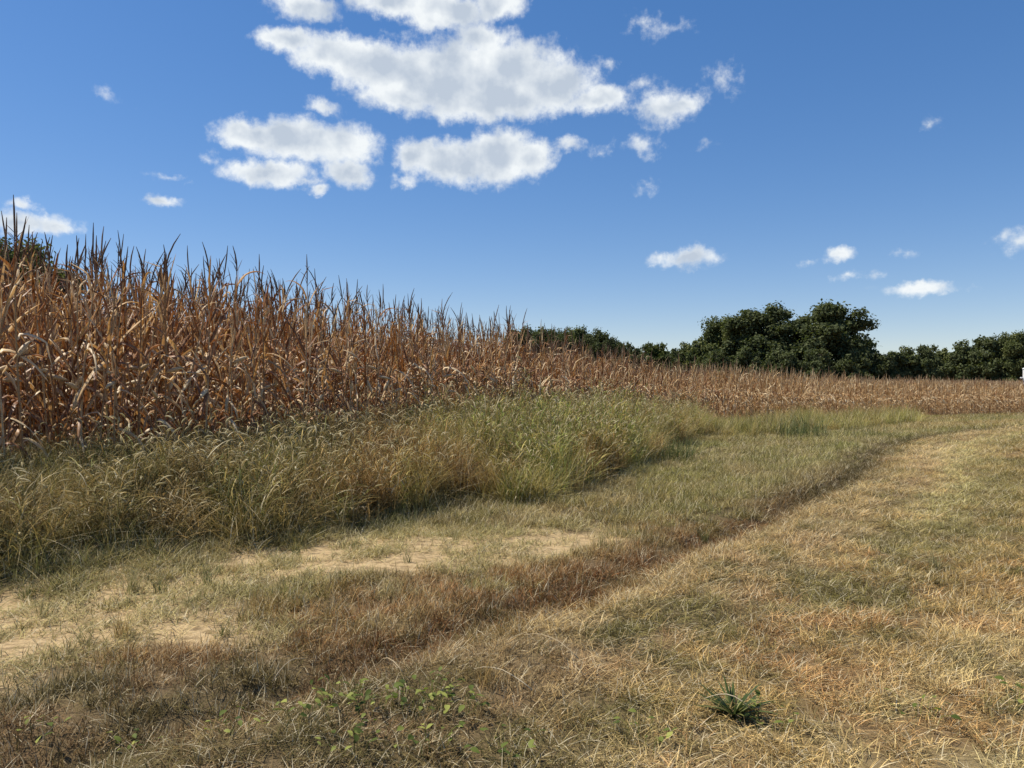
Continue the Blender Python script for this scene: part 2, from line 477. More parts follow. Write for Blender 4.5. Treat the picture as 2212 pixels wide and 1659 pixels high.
def line_dist(P, x, y):
    best = np.full(x.shape, 1e9)
    for (ax, ay), (bx, by) in zip(P[:-1], P[1:]):
        dx, dy = bx - ax, by - ay
        t = np.clip(((x - ax) * dx + (y - ay) * dy) / (dx * dx + dy * dy), 0, 1)
        best = np.minimum(best, np.hypot(x - ax - t * dx, y - ay - t * dy))
    return best
WORN = [(-6.5, 3.6), (-3.47, 5.2), (-2.96, 5.85), (-2.25, 6.6), (-1.5, 7.25), (0, 7.95), (0.6, 8.2)]
WORN2 = [(-4.5, 3.9), (-2.94, 4.42), (-2.3, 4.84), (-1.75, 5.05)]
def bare_map(x, y, s, sd):
    wob = 0.5 * (fbm(x * .9, y * .9, 8) - .5)
    w = np.exp(-((line_dist(WORN, x, y) + wob) / 0.75) ** 2) + 0.55 * np.exp(-((line_dist(WORN2, x, y) + wob) / 0.42) ** 2)
    return np.clip(w * (0.55 + 0.6 * sst(0.35, 0.62, fbm(x * 0.8 + 3, y * 1.3, 21, 4))), 0, 1)

def turf_colors(x, y, s, sd):
    r, al = rut_dist(x, y)
    a = fbm(r * 1.5, al * 0.09, 31); b = fbm(x * 1.3, y * 1.3, 32); c = fbm(x * 0.45, y * 0.45, 33); d = fbm(x * 3.1, y * 3.1, 34); e = fbm(x * 6.0, y * 6.0, 35, 3)
    n = len(x)
    # right of the rut: dry, in mown streaks
    col = mixc(np.tile(TAN, (n, 1)), PALE, sst(0.44, 0.58, a * .7 + d * .3))
    col = mixc(col, OLIVE * 1.1, 0.85 * sst(0.49, 0.56, (1 - a) * .45 + b * .3 + e * .25))
    col = mixc(col, RUST * 1.5, 0.6 * sst(0.545, 0.61, c * .35 + d * .65))
    col = mixc(col, np.array((0.46, 0.27, 0.09)), 0.7 * np.exp(-((r - 2.9) / .7) ** 2) * sst(.42, .55, d))
    col = mixc(col, PALE * np.array((.92, 1.0, .85)), 0.8 * np.exp(-((r - 1.55 - .3 * (b - .5)) / .42) ** 2) * sst(7.5, 10, y) * sst(.35, .5, e))
    col = mixc(col, PALE, 0.65 * np.exp(-((r - 4.1 - .4 * (b - .5)) / .5) ** 2) * sst(.36, .5, e))
    col = mixc(col, OLIVE * 1.5, 0.6 * np.exp(-((r - 2.25 - .3 * (b - .5)) / .3) ** 2) * sst(6, 9, y) * sst(.36, .5, d))
    col = mixc(col, np.array((0.58, 0.40, 0.20)), 0.7 * np.exp(-((r - 0.75) / .4) ** 2) * sst(.42, .52, d))
    # left of it: the lane
    lane = sst(0.15, -0.35, r + .4 * (e - .5))
    lane_c = mixc(np.tile(OLIVE * 1.45, (n, 1)), DULL * 1.7, sst(0.42, 0.56, b))
    lane_c = mixc(lane_c, BRIGHT * 1.0, 0.7 * sst(0.46, 0.58, c * .7 + d * .3) * sst(8, 13, y) * sst(-0.5, -1.3, r))
    lane_c = mixc(lane_c, TAN * .9, 0.65 * sst(0.46, 0.58, a * .5 + e * .5) * sst(18, 9, y))
    lane_c = mixc(lane_c, RUST * 1.3, 0.75 * np.exp(-((r + 1.0) / .7) ** 2) * sst(11, 7, y) * sst(.40, .54, d))
    col = mixc(col, lane_c, lane)
    rut = np.exp(-((r + 0.16 + 0.3 * (d - .5)) / np.where(y < 9, 0.40, 0.36)) ** 2)
    col = mixc(col, np.array((0.22, 0.100, 0.036)), np.clip(rut * 1.4, 0, 1) * sst(18, 11, y) * (0.5 + 0.5 * sst(0.35, 0.5, d)))
    col = mixc(col, np.array((0.085, 0.062, 0.020)), np.clip(rut * 1.3, 0, 1) * sst(8, 12, y) * 0.9)  # darker brown along the rut, away from the camera
    # the lower left corner is greener and duller
    low = sst(1.2, -0.8, x) * sst(5.2, 4.2, y)
    col = mixc(col, mixc(np.tile(np.array((0.15, 0.115, 0.045)), (n, 1)), np.array((0.24, 0.15, 0.07)), sst(.42, .56, d)), 0.9 * low * sst(0.34, 0.5, b + 0.12))
    # greener towards the weed bank
    col = mixc(col, mixc(np.tile(GREEN * 1.3, (n, 1)), DULL * 1.1, sst(.5, .6, d)), 0.85 * sst(-4.0, -3.2, sd))
    # far turf on the right
    col = mixc(col, mixc(np.tile(TAN, (n, 1)), OLIVE * 1.5, sst(.4, .6, c)), 0.55 * sst(15, 40, y))
    alt = mixc(col, PALE, (0.15 + 0.45 * d) * (1 - .75 * np.clip(rut, 0, 1)) * (1 - .5 * low))
    alt = mixc(alt, OLIVE * .6, 0.7 * (e > 0.5))
    alt = mixc(alt, mixc(np.tile(PALE * .7, (n, 1)), OLIVE * 1.3, e), sst(.15, .4, bare_map(x, y, s, sd)))
    return col, alt

# ------------------------------------------------------------------ ground sheet
def axis(lo, hi, c, fine, n_fine, growth):
    pts = [c]
    st = fine; k = 0
    while pts[-1] < hi:
        pts.append(pts[-1] + st); k += 1
        if k > n_fine: st *= growth
    st = fine; neg = [c]; k = 0
    while neg[-1] > lo:
        neg.append(neg[-1] - st); k += 1
        if k > n_fine: st *= growth
    return np.array(sorted(set(pts + neg)))
gx = axis(-2500, 2500, 0.0, 0.14, 55, 1.045)
gy = axis(-400, 3500, 7.0, 0.13, 60, 1.04)
GX, GY = np.meshgrid(gx, gy)
vx, vy = GX.ravel(), GY.ravel()
gs, gsd = edge_coords(vx, vy)
vz = height(vx, vy, (gs, gsd))
nx, ny = len(gx), len(gy)
ii = (np.arange(ny - 1)[:, None] * nx + np.arange(nx - 1)[None]).ravel()
me = bpy.data.meshes.new("ground")
me.vertices.add(nx * ny)
me.vertices.foreach_set("co", np.stack([vx, vy, vz], 1).ravel())
nf = len(ii)
me.loops.add(nf * 4); me.polygons.add(nf)
me.loops.foreach_set("vertex_index", np.stack([ii, ii + 1, ii + nx + 1, ii + nx], 1).ravel())
me.polygons.foreach_set("loop_start", np.arange(nf) * 4)
me.polygons.foreach_set("loop_total", np.full(nf, 4))
me.polygons.foreach_set("use_smooth", [True] * nf)
me.update(); me.validate()
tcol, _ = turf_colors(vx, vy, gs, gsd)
tcol = mixc(tcol, np.array((0.10, 0.072, 0.038)), 0.8)  # dark litter tone, also painting shade into the gaps between blades
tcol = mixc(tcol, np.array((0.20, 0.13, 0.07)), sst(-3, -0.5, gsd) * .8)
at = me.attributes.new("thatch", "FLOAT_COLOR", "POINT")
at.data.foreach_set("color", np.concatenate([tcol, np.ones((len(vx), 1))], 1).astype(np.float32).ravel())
at = me.attributes.new("bare", "FLOAT", "POINT")
at.data.foreach_set("value", bare_map(vx, vy, gs, gsd).astype(np.float32))
me.materials.append(M_GROUND)
tag(obj("ground", me), "dry farm ground with wheel ruts rising to the corn", kind="structure")

# ------------------------------------------------------------------ scattered stuff through geometry nodes
def scatter(name, sources, pos, rot, scl, idx, col=None, alt=None, label=None):
    sc = bpy.data.collections.new(name + "_sources")
    for k, m in enumerate(sources):
        sc.objects.link(bpy.data.objects.new("%s_source_%02d" % (name, k), m))
    n = len(pos)
    me = bpy.data.meshes.new(name)
    me.vertices.add(n)
    me.vertices.foreach_set("co", np.asarray(pos, np.float32).ravel())
    def att(nm, typ, data, key):
        a = me.attributes.new(nm, typ, "POINT"); a.data.foreach_set(key, np.ascontiguousarray(data).ravel())
    att("rot", "FLOAT_VECTOR", np.asarray(rot, np.float32), "vector")
    att("scl", "FLOAT_VECTOR", np.asarray(scl, np.float32), "vector")
    att("idx", "INT", np.asarray(idx, np.int32), "value")
    if col is not None:
        one = np.ones((n, 1))
        att("col", "FLOAT_COLOR", np.concatenate([col, one], 1).astype(np.float32), "color")
        att("alt", "FLOAT_COLOR", np.concatenate([alt, one], 1).astype(np.float32), "color")
    o = obj(name, me)
    g = bpy.data.node_groups.new(name + "_scatter", "GeometryNodeTree")
    g.interface.new_socket("Geometry", in_out="INPUT", socket_type="NodeSocketGeometry")
    g.interface.new_socket("Geometry", in_out="OUTPUT", socket_type="NodeSocketGeometry")
    N = g.nodes
    gi, go = N.new("NodeGroupInput"), N.new("NodeGroupOutput")
    ci = N.new("GeometryNodeCollectionInfo"); ci.inputs["Collection"].default_value = sc
    ci.inputs["Separate Children"].default_value = True; ci.inputs["Reset Children"].default_value = True
    ip = N.new("GeometryNodeInstanceOnPoints"); ip.inputs["Pick Instance"].default_value = True
    def na(nm, typ):
        a = N.new("GeometryNodeInputNamedAttribute"); a.data_type = typ; a.inputs["Name"].default_value = nm
        return a.outputs["Attribute"]
    e2r = N.new("FunctionNodeEulerToRotation")
    L = g.links.new
    L(gi.outputs[0], ip.inputs["Points"]); L(ci.outputs[0], ip.inputs["Instance"])
    L(na("idx", "INT"), ip.inputs["Instance Index"])
    L(na("rot", "FLOAT_VECTOR"), e2r.inputs[0]); L(e2r.outputs[0], ip.inputs["Rotation"])
    L(na("scl", "FLOAT_VECTOR"), ip.inputs["Scale"])
    L(ip.outputs[0], go.inputs[0])
    md = o.modifiers.new("scatter", "NODES"); md.node_group = g
    tag(o, label, kind="stuff")
    return o

def in_view(x, y, pad=1.5, k=0.70):
    return (y > 2.2) & (np.abs(x) < k * y + pad)

def blade_curve(L, lean, bend, az, n):
    """points of a blade that leaves the ground at angle lean from vertical and bends over"""
    ang = lean + bend * np.linspace(0, 1, n) ** 1.3
    st = L / (n - 1)
    h = np.concatenate([[0], np.cumsum(np.sin(ang[:-1]) * st)]); z = np.concatenate([[0], np.cumsum(np.cos(ang[:-1]) * st)])
    return np.stack([h * math.cos(az), h * math.sin(az), z], 1)

def blades(mb, n, rad, lmin, lmax, w, lean=(0.1, 0.9), bend=(0.2, 1.4), seg=4, mat=0):
    for _ in range(n):
        az_ = rng.uniform(0, 2 * np.pi); r = rad * math.sqrt(rng.random()); pa = rng.uniform(0, 2 * np.pi)
        p = blade_curve(rng.uniform(lmin, lmax), rng.uniform(*lean), rng.uniform(*bend), az_, seg)
        p[:, 2] = np.maximum(p[:, 2], 0.003 + 0.02 * rng.random())
        p[0, 2] = -0.01
        p += (r * math.cos(pa), r * math.sin(pa), 0)
        tw = az_ + np.pi / 2 + rng.normal(0, 0.5)
        side = np.tile((math.cos(tw), math.sin(tw), 0.15), (seg, 1))
        ws = w * rng.uniform(0.7, 1.3) * np.concatenate([[0.8], np.linspace(1, 0.12, seg - 1)])
        mb.strip(p, ws, side, rng.random(), mat)

def tuft_meshes(name, k, **kw):
    out = []
    for i in range(k):
        mb = MB(); blades(mb, **kw); out.append(mb.mesh(name, [M_BLADE]))
    return out

short_src = tuft_meshes("short_turf", 7, n=46, rad=0.11, lmin=0.05, lmax=0.16, w=0.0042, lean=(0.1, 1.35), bend=(0.1, 1.1)) \
          + tuft_meshes("matted_turf", 5, n=46, rad=0.13, lmin=0.08, lmax=0.19, w=0.0038, lean=(0.9, 1.5), bend=(0.0, 0.5), seg=3)
def rand_points(x0, x1, y0, y1, dens):
    n = int((x1 - x0) * (y1 - y0) * dens)
    return rng.uniform(x0, x1, n), rng.uniform(y0, y1, n)

X, Y, K = [], [], []
for (y0, y1, dens, size) in ((2.0, 5, 130, 0.9), (5, 9, 95, 1.05), (9, 16, 48, 1.35), (16, 28, 19, 1.9), (28, 48, 6.5, 2.7), (48, 75, 2.2, 4.0)):
    x, y = rand_points(-0.72 * y1 - 3.2, 0.72 * y1 + 3.2, y0, y1, dens)
    m = in_view(x, y, 3.0); X.append(x[m]); Y.append(y[m]); K.append(np.full(m.sum(), size))
X, Y, K = map(np.concatenate, (X, Y, K))
s_, sd_ = edge_coords(X, Y)
bare = bare_map(X, Y, s_, sd_)
gap = fbm(X * 2.1, Y * 3.0, 22, 4) + rng.normal(0, .035, len(X))
keep = (sd_ < -1.5) & (gap > 0.24 + 0.247 * sst(0.15, 0.8, bare)) & (rng.random(len(X)) > .25 * bare)
X, Y, K, s_, sd_, bare = X[keep], Y[keep], K[keep], s_[keep], sd_[keep], bare[keep]
col, alt = turf_colors(X, Y, s_, sd_)
col *= rng.uniform(0.82, 1.2, (len(X), 1))
hgt = 0.75 + 0.9 * fbm(X * 0.8, Y * 0.8, 41) * rng.uniform(0.6, 1.2, len(X)) + 0.4 * sst(-4, -2.8, sd_)
rr_ = rut_dist(X, Y)[0]
hgt *= (1 - 0.3 * bare) * np.where(rr_ > 0, 0.56, np.where(rr_ > -1.6, .75, .72))
col = mixc(col, mixc(np.tile(PALE * .9, (len(X), 1)), OLIVE * 1.5, rng.random(len(X)) ** 1.3), 0.8 * sst(0.1, 0.4, bare))
idx = np.where(rng.random(len(X)) < 0.62, rng.integers(0, 7, len(X)), rng.integers(7, 12, len(X)))
idx = np.where(rr_ < 0, rng.integers(0, 7, len(X)), np.where(rng.random(len(X)) < .3, rng.integers(7, 12, len(X)), idx))
idx = np.where(bare > .3, rng.integers(0, 12, len(X)), idx)
rot = np.stack([rng.normal(0, .12, len(X)), rng.normal(0, .12, len(X)), rng.uniform(0, 6.28, len(X))], 1)
wz = K ** 0.55
scl = np.stack([K, K, hgt * wz], 1)
scatter("short_grass", short_src, np.stack([X, Y, height(X, Y, (s_, sd_))], 1), rot, scl, idx, col, alt, "short dry mown grass, tan and olive, covering the farm track")

# ------------------------------------------------------------------ taller grass in front of the weeds and before the far corn
mid_src = tuft_meshes("tall_grass", 8, n=44, rad=0.16, lmin=0.22, lmax=0.52, w=0.0060, lean=(0.05, 0.75), bend=(0.2, 1.5), seg=5)
X, Y = rand_points(-10, 40, 4, 60, 30)
s_, sd_ = edge_coords(X, Y)
ey = edge_at(s_)[1]
front = np.interp(ey, [5, 9, 12, 20, 27, 34, 40, 45, 62], [-3.4, -3.2, -2.7, -2.9, -4.6, -5.6, -4.4, -0.9, -0.4])
nz = fbm(X * 0.7, Y * 0.7, 51)
dens = np.interp(np.hypot(X, Y), [6, 12, 25, 60], [1.0, 0.8, 0.55, 0.35])
keep = (sd_ > front + 1.2 * (nz - .5)) & (sd_ < 0.5) & in_view(X, Y, 3) & (rng.random(len(X)) < dens)
X, Y, s_, sd_, ey, nz = (q[keep] for q in (X, Y, s_, sd_, ey, nz))
n = len(X)
far = sst(18, 30, Y)
c2 = fbm(X * 0.5, Y * 0.5, 52)
col = mixc(np.tile(GREEN * 1.35, (n, 1)), OLIVE * 1.5, sst(.38, .6, c2))
col = mixc(col, mixc(np.tile(BRIGHT * 1.15, (n, 1)), TAN, 0.6 * sst(.5, .68, c2)), far)
col = mixc(col, DULL * 1.2, 0.6 * sst(.48, .6, nz))
alt = mixc(col, TAN, 0.45)
col *= rng.uniform(0.8, 1.2, (n, 1))
K = np.interp(np.hypot(X, Y), [6, 15, 30, 60], [0.95, 1.15, 1.5, 2.2])
hz = K * rng.uniform(0.5, 1.05, n) * np.where(far > .5, np.clip(.85 + 2.6 * (fbm(X * .5, Y * .5, 53) - .45), .4, 1.5) * sst(-0.2, -2.2, sd_) + .22, np.where(X < -2, .5, .36) + 0.7 * sst(-3.2, -1.8, sd_)) * np.interp(np.hypot(X, Y), [6, 15, 30, 45, 60], [1, 1, 1.0, .8, .3])
scatter("tall_grass", mid_src, np.stack([X, Y, height(X, Y, (s_, sd_)) - 0.01], 1),
        np.stack([rng.normal(0, .1, n), rng.normal(0, .1, n), rng.uniform(0, 6.28, n)], 1), np.stack([K, K, hz], 1), rng.integers(0, 8, n), col, alt,
        "knee high green grass along the foot of the weed bank")

# ------------------------------------------------------------------ foxtail weeds
def seed_head(mb, p, d, L, rad, az, mat):
    """a nodding bristly spike"""
    n = 7
    ang = np.linspace(d, d + rng.uniform(0.7, 1.9), n)
    st = L / (n - 1)
    q = np.stack([np.concatenate([[0], np.cumsum(np.sin(ang[:-1]) * st)]) * math.cos(az), np.concatenate([[0], np.cumsum(np.sin(ang[:-1]) * st)]) * math.sin(az),
                  np.concatenate([[0], np.cumsum(np.cos(ang[:-1]) * st)])], 1) + p
    rad_ = rad * np.array([0.35, 0.9, 1.0, 1.0, 0.9, 0.65, 0.15])
    r = rng.random()
    mb.tube(q, rad_, 5, r, mat, cap=False)
    for k in range(16):
        i = rng.integers(1, n - 1); a = rng.uniform(0, 6.28)
        b = q[i]; t = q[min(i + 1, n - 1)] - q[i - 1]; t /= np.linalg.norm(t) + 1e-9
        o = np.array((math.cos(a), math.sin(a), 0.3)); tip = b + o * rad * 2.1 + t * rad * 1.6
        sd0 = np.cross(o, t) * 0.0011
        mb.add([b - sd0, b + sd0, tip], [(0, 1, 2)], r, [0, 0, 1], mat)

def weed_leaf(mb, p, L, w, az, mat, rnd):
    n = 6
    q = blade_curve(L, rng.uniform(0.3, 0.9), rng.uniform(0.6, 1.9), az, n) + p
    side = np.tile((-math.sin(az), math.cos(az), 0), (n, 1)) + rng.normal(0, .15, (1, 3))
    mb.strip(q, w * np.array([0.6, 1, 1, .85, .55, .08]), side, rnd, mat)

def foxtail_stem(H, az, lean):
    n = 7
    ang = lean + 0.25 * np.linspace(0, 1, n) ** 2
    st = H / (n - 1)
    h = np.concatenate([[0], np.cumsum(np.sin(ang[:-1]) * st)])
    return np.stack([h * math.cos(az), h * math.sin(az), np.concatenate([[0], np.cumsum(np.cos(ang[:-1]) * st)])], 1), ang[-1]

def foxtail_clump(k):
    mb = MB()
    for _ in range(k):
        az_ = rng.uniform(0, 6.28); H = rng.uniform(0.6, 1.12); r = 0.17 * math.sqrt(rng.random()); pa = rng.uniform(0, 6.28)
        st, a = foxtail_stem(H, az_, rng.uniform(0.0, 0.4))
        st += (r * math.cos(pa), r * math.sin(pa), 0)
        mb.tube(st, np.linspace(0.0028, 0.0013, 7), 3, rng.random(), 0, cap=False)
        for i in range(1, 6):
            for _k in range(2 if i < 4 else 1):
                weed_leaf(mb, st[i] if _k == 0 else (st[i] + st[i - 1]) / 2, rng.uniform(0.18, 0.36), 0.0085, rng.uniform(0, 6.28), 0, rng.random())
        if rng.random() < 0.7:
            seed_head(mb, st[-1], a, rng.uniform(0.08, 0.14), 0.0085, az_ + rng.normal(0, .3), 1)
    blades(mb, 40, 0.2, 0.35, 0.95, 0.0065, (0.02, 0.45), (0.1, 1.3), 6)
    return mb.mesh("foxtail_clump", [M_BLADE, M_SEED])
def leafy_clump():
    """upright branching weed with many small leaves"""
    mb = MB()
    for _ in range(5):
        az_ = rng.uniform(0, 6.28); H = rng.uniform(0.7, 1.15)
        st, a = foxtail_stem(H, az_, rng.uniform(0.0, 0.3))
        st[:, :2] += rng.normal(0, .09, 2)
        r = rng.random(); mb.tube(st, np.linspace(.0035, .0012, 7), 3, r, 0, cap=False)
        for k in range(34):
            f = rng.uniform(.15, 1.0); p = np.array([np.interp(f, np.linspace(0, 1, 7), st[:, q]) for q in range(3)])
            a2 = rng.uniform(0, 6.28); off = rng.uniform(0, .10) * (1.1 - f); p = p + np.array((math.cos(a2) * off, math.sin(a2) * off, off * .6))
            q = blade_curve(rng.uniform(.05, .11), rng.uniform(.3, 1.3), rng.uniform(.1, 1.0), a2, 4) + p
            mb.strip(q, np.array([.004, .013, .012, .002]), np.tile((-math.sin(a2), math.cos(a2), .2), (4, 1)), rng.random(), 0)
    return mb.mesh("leafy_clump", [M_BLADE, M_SEED])
def straw_clump():
    """long dead grass stems, some fallen over"""
    mb = MB()
    blades(mb, 16, 0.2, 0.6, 1.15, 0.0055, (0.1, 1.1), (0.1, 1.6), 7)
    blades(mb, 30, 0.2, 0.3, 0.8, 0.008, (0.05, 0.7), (0.3, 1.7), 6)
    return mb.mesh("straw_clump", [M_BLADE, M_SEED])
fox_src = [foxtail_clump(rng.integers(6, 9)) for _ in range(8)] + [leafy_clump() for _ in range(4)] + [straw_clump() for _ in range(4)]
X, Y = rand_points(-12, 14, 5, 40, 34)
s_, sd_ = edge_coords(X, Y)
ey = edge_at(s_)[1]
nz = fbm(X * 0.8, Y * 0.8, 61)
lim = np.interp(ey, [5, 9, 11, 13, 18, 22, 26, 30, 34, 38], [-2.5, -2.5, -2.6, -2.9, -3.2, -3.3, -3.0, -1.6, -0.9, -0.3])
# the bank ends at the right in a rounded nose
nose = np.hypot((X - 1.1) / 2.6, (Y - 15.8) / 5.6)
keep = (((sd_ > lim + 0.9 * (nz - .5)) & (sd_ < 0.9) & (Y < 30)) | ((nose < 1.0 + .3 * (nz - .5)) & (sd_ < 0.9) & (sd_ > -3.9))) & in_view(X, Y, 2)
X, Y, s_, sd_, ey, nz, lim = (q[keep] for q in (X, Y, s_, sd_, ey, nz, lim))
n = len(X)
c2 = fbm(X * 0.6, Y * 0.6, 62); c3 = fbm(X * 1.7, Y * 1.7, 63)
col = mixc(np.tile(np.array((0.215, 0.22, 0.07)), (n, 1)), np.array((0.25, 0.285, 0.07)) * 1.15, sst(.38, .6, c2) * .9)
brown = np.exp(-(((X + 1.9) / 1.3) ** 2 + ((Y - 11) / 1.2) ** 2))
col = mixc(col, RUST * 0.9, np.clip(0.75 * sst(.52, .66, c3) + 0.8 * brown, 0, .85))
col = mixc(col, mixc(np.tile(GREEN, (n, 1)), DULL, sst(.42, .58, c3)), 0.7 * sst(-1.2, -3.2, X))
kind_n = fbm(X * 1.1 + 9, Y * 1.1, 64) + rng.normal(0, .07, n)
widx = np.where(kind_n > .66, rng.integers(8, 12, n), np.where(kind_n < .47, rng.integers(12, 16, n), rng.integers(0, 8, n)))
is_leafy = (widx >= 8) & (widx < 12)
widx = np.where(is_leafy & ((X < -0.6) | (rng.random(n) < .4)), rng.integers(12, 16, n), widx)
col = np.where((widx >= 12)[:, None], mixc(col, TAN * 1.1, .3), col)
col = np.where(((widx >= 8) & (widx < 12))[:, None], mixc(col, np.array((0.20, 0.25, 0.05)), .6), col)
alt = mixc(col, TAN * 1.25, 0.48)
col *= rng.uniform(0.75, 1.25, (n, 1))
crest = np.interp(ey, [5, 8, 10, 12.5, 15, 20, 24, 28, 32], [0.80, 0.88, 1.0, 1.20, 1.28, 1.34, 1.28, 1.05, .8])   # height the weed tops reach
zg = height(X, Y, (s_, sd_))
hz = np.clip(crest - zg, .3, 1.5) / 0.98 * rng.uniform(0.58, 1.12, n) * np.where(rng.random(n) < .10, 1.35, 1) * (0.80 + 0.22 * sst(lim, lim + .5, sd_)) * (0.52 + .95 * fbm(X * 1.3, Y * 1.3, 66))
scatter("foxtail_weeds", fox_src, np.stack([X, Y, height(X, Y, (s_, sd_)) - 0.01], 1),
        np.stack([rng.normal(0, .12, n), rng.normal(0, .12, n), rng.uniform(0, 6.28, n)], 1), np.stack([np.full(n, 1.1)] * 2 + [hz], 1), widx, col, alt,
        "dense bank of olive foxtail weeds in front of the corn")

# single foxtails that stand out on the crest of the bank
def make_foxtail():
    root = bpy.data.objects.new("foxtail_plant", None); COL.objects.link(root)
    az_ = rng.uniform(0, 6.28); H = rng.uniform(0.95, 1.3)
    st, a = foxtail_stem(H, az_, rng.uniform(0.05, 0.3))
    mb = MB(); mb.tube(st, np.linspace(0.0032, 0.0015, 7), 4, rng.random(), 0)
    obj("stem", mb.mesh("stem", [M_WEED]), root)
    for i in range(1, 6):
        mb = MB(); weed_leaf(mb, st[i], rng.uniform(0.18, 0.34), 0.012, rng.uniform(0, 6.28), 0, rng.random())
        obj("leaf", mb.mesh("leaf", [M_WEED]), root)
    mb = MB(); seed_head(mb, st[-1], a, rng.uniform(0.11, 0.16), 0.010, az_, 0)
    obj("seed_head", mb.mesh("seed_head", [M_SEED]), root)
    return root
fox_protos = [make_foxtail() for _ in range(8)]
cx, cy_ = rand_points(-8, 6, 7, 24, 12)
cs, csd = edge_coords(cx, cy_)
ok = (csd > -2.6) & (csd < 0.2) & in_view(cx, cy_, 0.0, 0.66)
cx, cy_, csd, cs = cx[ok], cy_[ok], csd[ok], cs[ok]
order = np.argsort(np.hypot(cx, cy_))[:170]
for k, i in enumerate(order):
    o = fox_protos[k] if k < len(fox_protos) else copy_thing(fox_protos[k % len(fox_protos)])
    o.location = (cx[i], cy_[i], float(height(cx[i:i + 1], cy_[i:i + 1])[0]) - 0.01)
    o.rotation_euler = (rng.normal(0, .08), rng.normal(0, .08), rng.uniform(0, 6.28))
    sc_ = rng.uniform(0.8, 1.1) * float(np.interp(cy_[i], [7, 12, 18, 24], [0.5, 0.72, 0.84, 0.78])); o.scale = (sc_,) * 3
    tag(o, "foxtail weed with a nodding straw seed head rising from the weed bank", "weed", "foxtails standing out of the weed bank")

# ------------------------------------------------------------------ corn
def corn_leaf(mb, z, az, L, w, a0, a1, mat, rnd, kink=None, twist=0.0, origin=None, pw=1.4):
    n = 10
    t = np.linspace(0, 1, n)
    ang = a0 + (a1 - a0) * t ** pw
    if kink: ang = ang + (t > kink) * rng.uniform(0.6, 1.3)
    ang = np.minimum(ang, 3.05)
    st = L / (n - 1)
    h = np.concatenate([[0], np.cumsum(np.sin(ang[:-1]) * st)]); zz = np.concatenate([[0], np.cumsum(np.cos(ang[:-1]) * st)])
    az_t = az + np.cumsum(np.full(n, rng.normal(0, .06)))
    p = np.stack([np.cumsum(np.diff(h, prepend=0) * np.cos(az_t)), np.cumsum(np.diff(h, prepend=0) * np.sin(az_t)), zz], 1)
    p += (origin if origin is not None else np.array((0, 0, z)))
    tan = np.gradient(p, axis=0); tan /= np.linalg.norm(tan, axis=1)[:, None]
    side0 = np.stack([-np.sin(az_t), np.cos(az_t), np.zeros(n)], 1)
    up0 = np.cross(tan, side0) * -1
    tw = twist * t ** 1.2 + rng.normal(0, .15)
    side = side0 * np.cos(tw)[:, None] + up0 * np.sin(tw)[:, None]
    up = np.cross(side, tan)
    curl = rng.uniform(0.5, 1.7)
    ws = w * np.array([0.7, 0.95, 1, .97, .9, .8, .66, .5, .3, .03]) * (1 + 0.18 * np.sin(t * 17 + rng.uniform(0, 6)))
    mb.strip(p, ws, side, rnd, mat, fold=curl, up=up)

